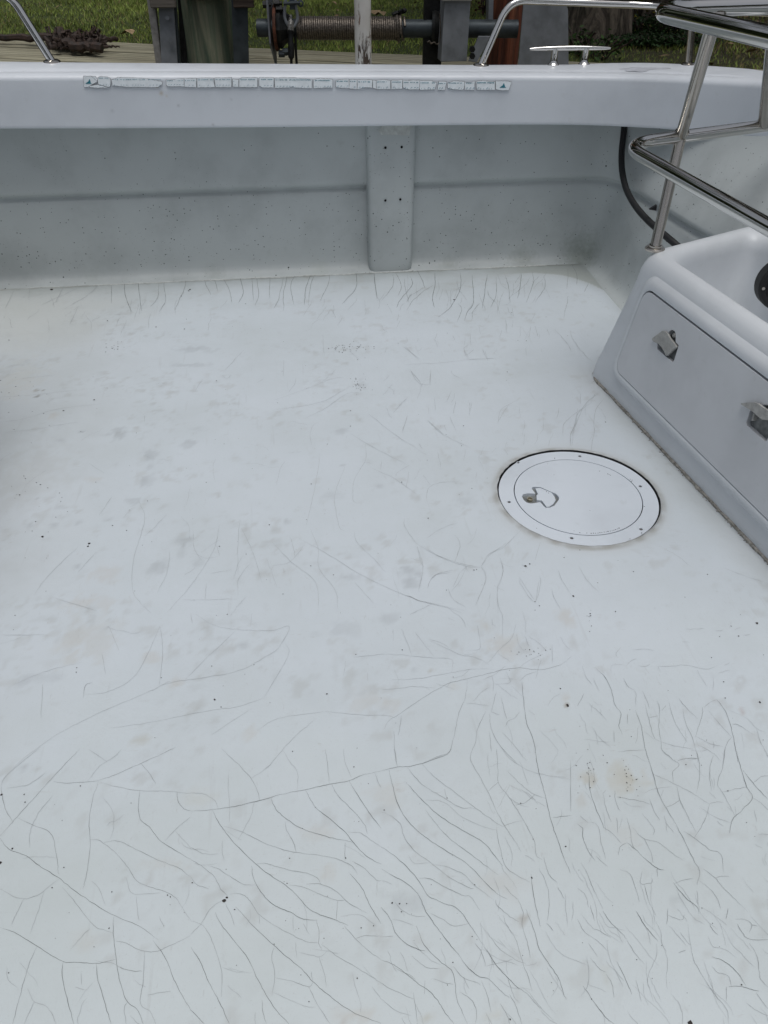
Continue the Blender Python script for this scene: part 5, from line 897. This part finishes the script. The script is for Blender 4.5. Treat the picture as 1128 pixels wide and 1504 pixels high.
# ---- cleat
cl = thing('deck_cleat', 'polished horn cleat with two posts on top of the rim', 'cleat')
cA, cB = captop(812.5, 95.5), captop(857.5, 95.0); dA = (cB-cA); dA.z = 0; dA.normalize(); mid = (cA+cB)/2
zt = atY(836, 70.5, mid.y).z; hx0 = atY(779, 70.5, mid.y).x; hx1 = atY(895.5, 70.5, mid.y).x
P = []; Rr = []
for k in range(17):
    t = k/16; x = hx0+(hx1-hx0)*t; e = abs(t-.5)*2; P.append(Vector((x, mid.y+(x-mid.x)*dA.y/dA.x, zt-.002*e*e))); Rr.append(.0085*(1-.45*e**2.2) if 0 < k < 16 else .0035)
mb = MB(); mb.tube(P, Rr, 14); mb.build('horn_bar', M['steel'], cl, smooth=True)
for c in (cA, cB):
    mb = MB(); h_ = zt-c.z
    mb.lathe(c, (0, 0, 1), [(1e-5, -.004), (.020, -.004), (.020, .001), (.017, .004), (.013, .008), (.0115, .016), (.0108, h_*.7), (.0115, h_)], 20); mb.build('cleat_post', M['steel'], cl, smooth=True)

# ---- black hose in the corner
hz = thing('black_hose', 'black rubber hose hanging down the wall in the right rear corner', 'hose')
hp = [(919, 160, 2.90), (916, 195, 2.87), (913, 225, 2.84), (914, 252, 2.79), (920, 278, 2.71), (933, 302, 2.60), (950, 322, 2.50), (970, 340, 2.41), (990, 357, 2.33), (1012, 376, 2.28)]
P = catmull([tuple(atY(x, y, Y)) for x, y, Y in hp], 6)
mb = MB(); mb.tube(P, .0108, 12); mb.build('hose_tube', M['rubber'], hz, smooth=True)
p = atz(961, 306, .33); mb = MB(); mb.prism([[(-.018, -.002), (.004, .012), (.006, -.006)]], p, (1, 0, 0), (0, 0, 1), (0, -1, 0), -.004, .006)
tag(mb.build('hose_clip', M['rubber']), 'small black wedge-shaped clip on the wall beside the hose', 'clip')

# ---- moulded storage box at right
bx = thing('storage_box', 'white moulded storage box with open top and latched side door at right', 'storage box')
BQ = [(.862, 2.0), (1.43, 2.262), (1.56, .0), (1.095, 0.0)]       # A, B, C, D in plan, clockwise seen from above
def inset_round(Q, o, rad, n=8):
    m_ = len(Q); E = []
    for i in range(m_):
        a, b0 = Vector(Q[i]), Vector(Q[(i+1) % m_]); d = (b0-a).normalized(); nrm = Vector((d.y, -d.x)); E.append((a+nrm*o, d))
    C2 = []
    for i in range(m_):
        (p, d), (q_, e) = E[i-1], E[i]; den = d.x*e.y-d.y*e.x; t = ((q_.x-p.x)*e.y-(q_.y-p.y)*e.x)/den; C2.append(p+d*t)
    out = []
    for i in range(m_):
        b0 = C2[i]; a = C2[i-1]; c = C2[(i+1) % m_]; p0 = b0+(a-b0).normalized()*rad; p2 = b0+(c-b0).normalized()*rad
        for k in range(n+1): t = k/n; out.append(p0*(1-t)**2+b0*2*t*(1-t)+p2*t*t)
        for k in range(1, 12): t = k/12; out.append(p2.lerp(c+(b0-c).normalized()*rad, t))
    return out
rings = [(.0, .0, .04), (.002, .03, .042), (.052, .30, .055), (.056, .335, .057), (.060, .352, .06), (.067, .368, .062), (.077, .379, .064), (.088, .3835, .066), (.100, .384, .068), (.110, .381, .07), (.119, .373, .072), (.125, .360, .074), (.128, .34, .075), (.138, .16, .075), (.15, .13, .08), (.17, .12, .08)]
mb = MB(); n = None
for (o_, z, r_) in rings:
    L = inset_round(BQ, o_, r_); n = len(L); mb.v += [(p.x, p.y, z) for p in L]
mb.f = [(j*n+i, j*n+(i+1) % n, (j+1)*n+(i+1) % n, (j+1)*n+i) for j in range(len(rings)-1) for i in range(n)]+[tuple(range((len(rings)-1)*n, len(rings)*n))]; mb.mi = [0]*len(mb.f)
mb.build('box_shell', M['box'], bx, smooth=True, sharp=0)
# front face frame of reference
eU = (Vector((1.095, 0, 0))-Vector((.862, 2.0, 0))).normalized(); nIn = Vector((-eU.y, eU.x, 0))
if nIn.x < 0: nIn = -nIn
f_lo = Vector((.862, 2.0, .03))+nIn*.002; f_hi = Vector((.862, 2.0, .30))+nIn*.052
eV = (f_hi-f_lo).normalized(); eN = eU.cross(eV).normalized()
if eN.x > 0: eN = -eN
def onface(x, y, h=0):
    d = ray(x, y); O = f_lo+eN*h; c0 = Vector((0, 0, CAMH)); t = (O-c0).dot(eN)/d.dot(eN); p = c0+d*t-f_lo; return (p.dot(eU), p.dot(eV))
for q_ in ((970, 418), (1128, 534), (956, 428), (1128, 558), (908, 529), (917, 562), (1128, 773), (1128, 756), (975, 506)): print('FACE', q_, [round(v_, 3) for v_ in onface(*q_)])
u0, v0 = onface(907, 530, .0)[0], (onface(917, 562)[1]+onface(1128, 773)[1])/2; v1 = (onface(970, 418)[1]+onface(1128, 534)[1])/2; u1 = 1.35
def rrect(ua, va, ub, vb, r_, n=8):
    L = []
    for cx_, cy_, a0 in ((ua+r_, va+r_, 180), (ub-r_, va+r_, 270), (ub-r_, vb-r_, 0), (ua+r_, vb-r_, 90)):
        for k in range(n+1): a = R(a0+90*k/n); L.append((cx_+r_*math.cos(a), cy_+r_*math.sin(a)))
    return L
mb = MB(); prof = [(-.014, -.002, .05), (-.008, .003, .046), (-.002, .010, .043), (.006, .0135, .04), (.014, .0135, .035), (.0165, .012, .033), (.017, -.004, .033)]
vi_t = .021
for (ins, h, r_) in prof:
    L = rrect(u0+ins, v0+ins, u1-ins, v1-ins*1.3, r_); n = len(L); mb.v += [tuple(f_lo+eU*a+eV*b0+eN*h) for a, b0 in L]
mb.f = [(j*n+i, j*n+(i+1) % n, (j+1)*n+(i+1) % n, (j+1)*n+i) for j in range(len(prof)-1) for i in range(n)]; mb.mi = [0]*len(mb.f)
mb.build('door_frame', M['box'], bx, smooth=True, sharp=50)
mb = MB(); mb.prism([rrect(u0+.012, v0+.012, u1-.012, v1-.012, .033)], f_lo, eU, eV, eN, -.003, .0015); mb.build('door_gasket', M['gap'], bx)
# latches and door
Z1 = lambda x, y: (940+x/14.1, 470+y/14.1); Z2 = lambda x, y: (1070+x/15.03, 580+y/15.03)
def circ(cx_, cy_, r_, n=16, a0=0): return [(cx_+r_*math.cos(R(a0)+6.2832*k/n), cy_+r_*math.sin(R(a0)+6.2832*k/n)) for k in range(n)]
HF = .0135
rec1 = [onface(*Z1(x, y), HF) for x, y in [(362, 470), (355, 600), (520, 745), (665, 868), (700, 845), (750, 690), (798, 525), (735, 460), (738, 300), (720, 235), (665, 198), (605, 225), (570, 300), (480, 380)]]
du = onface(1102, 634, HF); d1 = onface(975, 506, HF)
rec2 = [(a+(1.0)*(onface(*Z2(872, 320), HF)[0]-onface(*Z1(665, 310), HF)[0])+.01, b0+(onface(*Z2(872, 330), HF)[1]-onface(*Z1(665, 310), HF)[1])) for a, b0 in rec1]
rec2 = [onface(*Z2(x, y), HF) for x, y in [(480, 340), (390, 600), (400, 670), (800, 1025), (840, 1010), (960, 760), (1010, 520), (960, 330), (900, 230), (800, 215), (735, 245), (700, 330)]]
mb = MB(); mb.prism([rrect(u0+.0195, v0+.0185, u1-.02, v1-.0262, .031), rec1, rec2], f_lo, eU, eV, eN, .0, HF)
door = mb.build('door', M['door'], bx, bevel=.0016)
for rc in (rec1, rec2): mb = MB(); mb.prism([rc], f_lo, eU, eV, eN, .0005, .002); mb.build('latch_cup', M['latch_dark'], door)
def latch(outl, Z, hub, hubr, hN0, hN1, lab):
    L = [onface(*Z(x, y), hN1) for x, y in outl]; mb = MB(); mb.prism([L], f_lo, eU, eV, eN, hN0, hN1)
    o = mb.build('latch', M['latch'], door, bevel=.0015); o['label'] = lab
    mb2 = MB(); hc = onface(*Z(*hub), hN1); p = f_lo+eU*hc[0]+eV*hc[1]+eN*.003
    mb2.lathe(p, eN, [(1e-5, 0), (hubr, 0), (hubr, .010), (hubr*.9, .0115), (hubr*.68, .0115), (hubr*.66, .006), (hubr*.4, .006), (hubr*.38, .0125), (1e-5, .0125)], 20); mb2.build('latch_hub', M['latch'], door, smooth=True)
latch([(240, 405), (250, 375), (450, 225), (505, 225), (575, 290), (600, 350), (655, 425), (745, 540), (740, 565), (560, 735), (530, 738), (480, 630), (430, 555), (370, 490), (280, 455)], Z1, (665, 315), .0052, .012, .0185, 'grey flip latch on the storage box door, next to the rounded door corner')
latch([(270, 205), (280, 180), (400, 170), (560, 165), (640, 190), (740, 265), (872, 350), (1000, 430), (1010, 540), (900, 560), (740, 545), (650, 480), (560, 400), (480, 335), (380, 275)], Z2, (860, 290), .006, .016, .023, 'grey flip latch on the storage box door, cut by the right edge of the view')
mb = MB(); mb.prism([[onface(*Z2(x, y), .012) for x, y in ((540, 410), (575, 420), (540, 560), (500, 570))]], f_lo, eU, eV, eN, .002, .012); mb.build('latch_tongue', M['latch'], door)
# sealant along the foot of the box
P = []
for k in range(90):
    t = k/89; q_ = Vector((.862, 2.0, 0)).lerp(Vector((1.095, 0, 0)), t*1.0); P.append(q_+eN*(.0)+Vector((-.001+.0025*mnoise.noise(Vector((k*.5, 0, 0))), 0, .002)))
P = [Vector((.98, 2.048, .002)), Vector((.915, 2.02, .002)), Vector((.874, 1.995, .002))]+[p for p in P if p.y < 1.96]
mb = MB(); mb.tube(P, [.0042*(1+.9*mnoise.noise(Vector((i*.8, 3, 0)))) for i in range(len(P))], 7)
for k in range(420):
    t = .1+.9*rnd.random(); q_ = Vector((.862, 2.0, 0)).lerp(Vector((1.095, 0, 0)), t); w_ = .002+.006*t
    p = q_+Vector((-abs(rnd.gauss(0, w_))-.001, 0, .001)); s_ = rnd.uniform(.0008, .0024); mb.box(p, (s_*1.6, s_, s_), rnd.random()*3)
mb.build('box_sealant', M['caulk'], bx, smooth=False, props={'kind': 'stuff'})
# round black vent inside the box
vb = atY(1152, 419, 1.855); vo = thing('round_vent', 'round black fitting with screws on the inner wall of the storage box', 'vent')
mb = MB(); mb.lathe(vb, (-.25, -.97, .1), [(1e-5, .004), (.045, .004), (.05, .012), (.062, .013), (.067, .008), (.068, -.03), (1e-5, -.03)], 40); mb.build('vent_ring', M['rubber'], vo, smooth=True)
ax = Vector((-.25, -.97, .1)).normalized(); ta = Vector((.97, -.25, 0)).normalized(); tb = ax.cross(ta)
for k in range(6):
    a = R(8+60*k); mb = MB(); mb.disc(vb+ax*.0125+ta*math.cos(a)*.056+tb*math.sin(a)*.056, ax, .0042, 12, .0025); mb.build('screw', M['steel_dull'], vo)

# ---- stainless tube frame on the box
fr = thing('tube_rail_frame', 'polished stainless two-tier tube rail frame standing on the storage box', 'rail frame')
TR = .0155
foot = atz(962, 364, .386)
zl, zu = .640, .953
lc = atz(913, 212, zl); lf = atz(1128, 333, zl); lr = atz(1128, 184, zl)
lf2 = lc+(lf-lc)*1.5; lr2 = lc+(lr-lc)*1.35
mb = MB(); cn = (lf-lc).normalized(); cm = (lr-lc).normalized()
mb.tube(fillet([lf2+cm*.35, lf2, lc, lr2, lr2-cm*.0+cn*.35], [0, .08, .115, .08, 0], 12), TR, 24); mb.build('lower_rail', M['steel'], fr, smooth=True)
uc = atz(952, 14, zu); uf = atz(1128, 54, zu); ur = atz(1128, 8.5, zu)
uf2 = uc+(uf-uc)*1.5; ur2 = uc+(ur-uc)*1.3; cn = (uf-uc).normalized(); cm = (ur-uc).normalized()
mb = MB(); mb.tube(fillet([uf2+cm*.3, uf2, uc, ur2, ur2+cn*.35], [0, .08, .10, .08, 0], 12), TR, 24); mb.build('upper_rail', M['steel'], fr, smooth=True)
def onarm(a, b0, px):
    lo, hi = 0., 1.6
    for _ in range(40):
        m_ = (lo+hi)/2; p = a.lerp(b0, m_); c, s = math.cos(YAW), math.sin(YAW); xr = c*p.x-s*p.y; yf = s*p.x+c*p.y; dz_ = p.z-CAMH; d = yf*math.cos(PITCH)-dz_*math.sin(PITCH)
        if 564+FPX*xr/d < px: lo = m_
        else: hi = m_
    return a.lerp(b0, lo)
lj = onarm(lc, lr, 1000); uj = onarm(uc, ur, 1054)
mb = MB(); mb.tube([foot, lj.lerp(foot, .02)], TR*.93, 20); mb.build('lower_post', M['steel_dull'], fr, smooth=True)
mb = MB(); mb.tube([lj, uj], TR*.93, 20); mb.build('upper_post', M['steel_dull'], fr, smooth=True)
lj2 = onarm(lc, lr, 1121); uj2 = onarm(uc, ur, 1142)
mb = MB(); mb.tube([lj2, uj2], TR*.93, 20); mb.build('upper_post', M['steel_dull'], fr, smooth=True)
mb = MB(); mb.lathe(foot-Vector((0, 0, .005)), (0, 0, 1), [(1e-5, 0), (.026, 0), (.0265, .004), (.024, .0075), (.018, .009), (.018, .013), (.0155, .014)], 28); mb.build('foot_flange', M['steel_dull'], fr, smooth=True)
for p, ax in ((lj, (0, 0, 1)), (uj, (0, 0, -1)), (lj2, (0, 0, 1))):
    mb = MB(); mb.lathe(p, ax, [(TR*1.15, .006), (TR*1.25, .011), (TR*1.12, .016), (TR*.93, .019)], 20); mb.build('weld_bead', M['steel_dull'], fr, smooth=True)

# ---- moulded locker just left of the view
lk = thing('side_locker', 'white moulded locker at the left edge of the cockpit, only its corner showing', 'locker')
LQ = [(-1.62, 1.93), (-.83, 1.905), (-.80, .1), (-1.62, .1)]
mb = MB(); rg = [(0, 0, .03), (.0, .02, .03), (.02, .90, .04), (.03, .94, .045), (.05, .96, .05), (.09, .965, .05)]
for (o_, z, r_) in rg:
    L = inset_round(LQ, o_, r_); n = len(L); mb.v += [(p.x, p.y, z) for p in L]
mb.f = [(j*n+i, j*n+(i+1) % n, (j+1)*n+(i+1) % n, (j+1)*n+i) for j in range(len(rg)-1) for i in range(n)]+[tuple(range((len(rg)-1)*n, len(rg)*n))]; mb.mi = [0]*len(mb.f)
mb.build('locker_shell', M['box'], lk, smooth=True, sharp=0)
mb = MB(); mb.tube([Vector((-1.0, 1.915, .002)), Vector((-.85, 1.908, .002)), Vector((-.825, 1.89, .002)), Vector((-.82, 1.5, .002)), Vector((-.80, .4, .002))], .0035, 7); mb.build('locker_sealant', M['caulk'], lk)

# ================================================================== LIFT, PILES, POLE behind the boat
def vx(px, py, Y): return atY(px, py, Y)
# left pile and its bracket
YP = 3.95
def pile(px0, px1, Y, name, label, material, zt, seed):
    a, b0 = vx(px0, 50, Y), vx(px1, 50, Y); r_ = (b0.x-a.x)/2*1.0; c = (a+b0)/2
    mb = MB(); nseg = 64; nz = 50; vs = []
    for j in range(nz+1):
        z = -.9+(zt+.9)*j/nz
        for i in range(nseg):
            q_ = 6.2832*i/nseg; f = 1+.02*mnoise.noise(Vector((math.cos(q_)*1.5, math.sin(q_)*1.5, z*.6+seed)))+.018*mnoise.noise(Vector((math.cos(q_)*9, math.sin(q_)*9, z*1.2+seed)))
            vs.append((c.x+r_*f*math.cos(q_), Y+r_+r_*f*math.sin(q_), z))
    fs = [(j*nseg+i, j*nseg+(i+1) % nseg, (j+1)*nseg+(i+1) % nseg, (j+1)*nseg+i) for j in range(nz) for i in range(nseg)]+[tuple(range(nz*nseg, (nz+1)*nseg))]
    mb.add(vs, fs); return tag(mb.build(name, material, smooth=True, sharp=0), label, 'piling'), c, r_
pile(262, 343, YP, 'piling', 'greenish treated wood piling held in a grey steel bracket at left', M['pile'], 2.4, 1)
br = thing('pile_bracket', 'grey galvanised channel bracket around the greenish piling', 'bracket')
def quadplate(pts, Y, th, name, mat_, parent, dy=0):
    P = [atY(x, y, Y) for x, y in pts]; mb = MB(); mb.prism([[(p.x, p.z) for p in P]], (0, Y, 0), (1, 0, 0), (0, 0, 1), (0, -1, 0), -th, 0)
    return mb.build(name, mat_, parent, bevel=.002)
quadplate([(230, -40), (252, -40), (262, 110), (238, 110)], 3.835, .008, 'web_plate', M['galv'], br)
quadplate([(210, -40), (222, -40), (240, 110), (231, 110)], 3.85, .05, 'pale_flange', M['galv_lite'], br)
quadplate([(247, -40), (255, -40), (266, 110), (258, 110)], 3.86, .05, 'inner_flange', M['galv_dark'], br)
quadplate([(338, -40), (363, -40), (366, 110), (344, 110)], 3.86, .008, 'web_plate', M['galv_dark'], br)
quadplate([(259, -40), (268, -40), (276, 110), (266, 110)], 4.0, .02, 'inner_flange', M['black_steel'], br)
for (x, y) in ((246, 26), (251, 57)):
    p = atY(x, y, 3.825); mb = MB(); mb.lathe(p, (0, -1, 0), [(1e-5, 0), (.007, 0), (.009, .01), (1e-5, .01)], 6); mb.build('bolt', M['galv'], br)
def woodblock(px0, px1, py0, py1, Y, dep, mat_, name, label, cat):
    a = atY(px0, py1, Y); b0 = atY(px1, py0, Y); mb = MB(); mb.box(((a.x+b0.x)/2, Y+dep/2, (a.z+b0.z)/2), (b0.x-a.x, dep, b0.z-a.z)); return tag(mb.build(name, mat_, bevel=.004), label, cat)
woodblock(221, 248, -60, 12, 3.80, .06, M['grey_wood'], 'wood_block', 'grey weathered wood block left of the greenish piling', 'wood block')
woodblock(343, 367, -60, 12, 3.83, .06, M['dark_wood'], 'wood_block', 'dark brown wood block right of the greenish piling', 'wood block')
woodblock(250, 342, -120, -2, 3.90, .04, M['dark_wood'], 'cross_beam', 'dark cross beam at the top of the greenish piling', 'beam')
# winch shaft with wound cable
wn = thing('boat_lift_winch', 'boat lift winch shaft wound with wire rope behind the rim', 'winch')
s0 = atY(378, 41, 3.84); s1 = atY(760, 42.5, 3.70); sx = (s1-s0).normalized()
def onshaft(px):
    lo, hi = -.2, 1.3
    for _ in range(40):
        m_ = (lo+hi)/2; p = s0.lerp(s1, m_); c, s = math.cos(YAW), math.sin(YAW); xr = c*p.x-s*p.y; yf = s*p.x+c*p.y; dz_ = p.z-CAMH; d = yf*math.cos(PITCH)-dz_*math.sin(PITCH)
        if 564+FPX*xr/d < px: lo = m_
        else: hi = m_
    return s0.lerp(s1, lo)
SR = .0335
mb = MB(); mb.tube([s0, s1], SR, 28); mb.build('shaft', M['galv_dark'], wn, smooth=True)
b1 = sx; a1_ = Vector((0, 0, 1)); a1_ = (a1_-b1*a1_.dot(b1)).normalized(); c1_ = b1.cross(a1_)
def helix(pa, pb, turns, rad, wr, name, jit=0):
    P = []; n = int(turns*20)
    for k in range(n+1):
        t = k/n; q_ = 6.2832*turns*t; c = pa.lerp(pb, t)+b1*jit*mnoise.noise(Vector((t*turns*1.3, 3, 0))); P.append(c+(a1_*math.cos(q_)+c1_*math.sin(q_))*rad*(1+(.04 if jit else .012)*mnoise.noise(Vector((t*turns*2.2, 0, 0)))))
    mb = MB(); mb.tube(P, wr, 6); mb.build(name, M['cable'], wn, smooth=True)
helix(onshaft(437), onshaft(583), 46, SR+.0055, .0052, 'wound_cable'); helix(onshaft(580), onshaft(594), 3.2, SR+.008, .005, 'loose_cable', .012); helix(onshaft(583), onshaft(590), 1.3, SR+.013, .006, 'loose_cable', .01)
p = onshaft(584); mb = MB(); mb.tube(wob(p+a1_*(SR+.01), p+a1_*(SR+.03)+b1*.03, 5, .02, 3), .009, 7); mb.tube(wob(p+a1_*(SR+.012)-b1*.02, p+a1_*(SR+.02)+b1*.01, 5, .02, 9), .008, 7); mb.build('cable_clamp', M['black_steel'], wn)
# end plate (pointed), rusty coupling, bearing
pe = onshaft(399); ztop = .33
mb = MB(); mb.prism([[(-.05, .5), (.05, .5), (.055, -.06), (.035, -.145), (-.055, -.05)]], pe, Vector((.2, .98, 0)), (0, 0, 1), b1, -.004, .004); mb.build('end_plate', M['galv'], wn, bevel=.001)
mb = MB(); mb.lathe(onshaft(404), b1, [(1e-5, 0), (.083, 0), (.085, .004), (.083, .012), (1e-5, .012)], 32); mb.build('rusty_flange', M['rust'], wn, smooth=True)
mb = MB(); mb.lathe(onshaft(407), b1, [(1e-5, 0), (.072, 0), (.075, .02), (.06, .035), (.05, .05), (.045, .06), (1e-5, .06)], 10); mb.build('bearing_block', M['black_steel'], wn)
for (px_b, dz_) in ((393, .085), (409, .09), (412, .07), (411, -.09), (417, -.082)):
    p = onshaft(px_b)+a1_*dz_-c1_*0+Vector((0, -.03, 0)); mb = MB(); mb.lathe(p-b1*.012, b1, [(1e-5, 0), (.015, 0), (.015, .024), (.008, .024), (.008, .034), (1e-5, .034)], 6); mb.build('bolt', M['black_steel'] if dz_ > 0 else M['galv_dark'], wn)
# shackle and hanging cables
pc = onshaft(427)
mb = MB(); Yc = pc.y-.045
sh = [atY(x, y, Yc) for x, y in ((420.5, -30), (420, -5), (418, 20), (419.5, 30), (424, 38), (430, 40), (435, 34), (437, 25), (434.5, 8), (434, -8), (434, -30))]
mb.tube(catmull([tuple(q_) for q_ in sh], 4), .0065, 10); tag(mb.build('shackle', M['galv'], smooth=True), 'grey bow shackle hanging in front of the winch shaft', 'shackle')
mb = MB(); a = atY(428.5, -20, Yc); b0 = atY(428.5, 14, Yc); mb.box(((a.x+b0.x)/2, Yc, (a.z+b0.z)/2), (.022, .012, abs(a.z-b0.z))); mb.tube([atY(416, 5, Yc-.01), atY(441, 4, Yc-.01)], .006, 8); mb.lathe(atY(441.5, 5, Yc-.01), (0, -1, 0), [(.006, 0), (.012, -.003), (.013, .003), (.006, .005)], 14)
tag(mb.build('hanger_link', M['galv_dark']), 'dark hanger link and pin between the shackle arms', 'link')
hc = thing('hanging_cable', 'wire rope looped over the shaft with a black sleeve below, left of the coil', 'cable')
Yd = pc.y-.05
mb = MB(); P = [atY(427, 24, pc.y+.01), atY(426.6, 30, Yd+.01), atY(426.5, 36, Yd), atY(426.5, 44, Yd), atY(427, 54, Yd)]
mb.tube(P, .0075, 8); P = [atY(429.8, 30, Yd), atY(430, 36, Yd), atY(430, 44, Yd), atY(429, 54, Yd)]; mb.tube(P, .0045, 8); P = [atY(424, 31, Yd), atY(423.8, 36, Yd), atY(424, 44, Yd), atY(425, 54, Yd)]; mb.tube(P, .0045, 8); mb.build('rope_strands', simple('bright_wire', (.35, .34, .32), .4, .8, .4, 200, .6), hc, smooth=True)
mb = MB(); mb.tube([atY(427, 44, Yd-.004), atY(427, 62, Yd-.004), atY(427.5, 64, Yd-.004), atY(427.8, 84, Yd-.004), atY(428, 87, Yd-.004)], [.011, .011, .0135, .013, .006], 12); mb.build('black_sleeve', M['black_steel'], hc, smooth=True)
mb = MB(); mb.tube([atY(427.8, 84, Yd), atY(428, 96, Yd), atY(428.4, 150, Yd)], .006, 8); mb.build('lower_rope', M['black_steel'], hc, smooth=True)
mb = MB(); mb.tube([atY(433.5, 50, Yd+.02), atY(434.8, 80, Yd+.02), atY(436, 96, Yd+.02), atY(438, 150, Yd+.02)], .0055, 8); tag(mb.build('thin_cable', M['black_steel'], smooth=True), 'thin dark cable hanging from the left end of the wound coil', 'cable')
# right bearing support
sp = thing('winch_support', 'blue grey steel box post carrying the right end of the winch shaft', 'steel post')
quadplate([(655, -40), (694, -40), (685.5, 90), (648, 91)], 3.60, .09, 'box_post', M['galv'], sp)
quadplate([(624, -40), (652, -40), (648, 96), (621, 96)], 3.74, .02, 'dark_side_plate', M['black_steel'], sp)
quadplate([(640, -4), (694, -2), (693, 1.5), (650, 1.5)], 3.585, .03, 'top_lip', M['galv_lite'], sp)
mb = MB(); mb.lathe(onshaft(634), b1, [(.034, 0), (.062, 0), (.066, .01), (.06, .03), (.034, .03)], 30); mb.build('bearing_ring', M['black_steel'], sp, smooth=True)
mb = MB(); mb.lathe(onshaft(640), b1, [(.05, 0), (.056, 0), (.056, .006), (.05, .006)], 30); mb.build('rusty_ring', M['rust'], sp, smooth=True)
mb = MB(); P = [atY(606, 77, 3.72), atY(640, 92.5, 3.56), atY(694, 92.5, 3.56), atY(702, 74, 3.78)]
P = [atz(607, 77, .535), atz(643, 93, .515), atz(690, 93.5, .515), atz(704, 78, .535)]; mb.prism([[(p.x, p.y) for p in P]], (0, 0, .52), (1, 0, 0), (0, 1, 0), (0, 0, 1), -.012, 0); mb.build('base_plate', M['galv_dark'], sp)
quadplate([(703, 53), (722, 53), (700, 92), (688, 90)], 3.66, .01, 'angle_brace', M['galv'], sp)
for (x, y) in ((693, 72), (693, 82)):
    p = atY(x, y, 3.59); mb = MB(); mb.lathe(p, (0, -1, 0), [(1e-5, 0), (.012, 0), (.012, .014), (1e-5, .014)], 6); mb.build('bolt', M['black_steel'], sp)
P = catmull([tuple(atY(x, y, 3.63)) for x, y in ((628, 62), (631, 60), (633, 64), (638, 62), (642, 65), (646, 60), (647, 40), (646, 20))], 4); mb = MB(); mb.tube(P, .0022, 6); mb.build('bent_wire', M['cable'], sp)
# right pile, grey plate
pile(724, 770, 3.80, 'piling', 'reddish brown flaking wood piling left of the flat grey plate', M['pile_rust'], 2.4, 5)
pp_ = thing('pile_plate', 'flat grey steel plate with rounded corner beside the brown piling', 'steel plate')
quadplate([(769, 5), (826, 5), (832, 8), (834.5, 14), (835.5, 110), (760, 110)], 3.62, .008, 'plate_face', M['galv'], pp_)
quadplate([(719, -40), (726, -40), (724, 40), (717, 40)], 3.78, .05, 'edge_strip', M['galv'], pp_)
# white pole
a, b0 = atY(521.5, 50, 3.45), atY(547, 50, 3.45); cxp = (a.x+b0.x)/2; rp = (b0.x-a.x)/2
mb = MB(); ns = 28; vs = []
for j in range(41):
    z = -.8+3.0*j/40
    for i in range(ns):
        q_ = 6.2832*i/ns; f = 1+.03*mnoise.noise(Vector((math.cos(q_)*6, math.sin(q_)*6, z*2))); sq = max(abs(math.cos(q_)), abs(math.sin(q_)))**-.35; vs.append((cxp+rp*.96*f*sq*math.cos(q_), 3.45+rp+rp*f*sq*math.sin(q_), z))
mb.add(vs, [(j*ns+i, j*ns+(i+1) % ns, (j+1)*ns+(i+1) % ns, (j+1)*ns+i) for j in range(40) for i in range(ns)]+[tuple(range(40*ns, 41*ns))])
tag(mb.build('white_pole', M['flaky'], smooth=True), 'upright pole with flaking white paint in front of the winch', 'pole')
print('cracks', ncr[0])
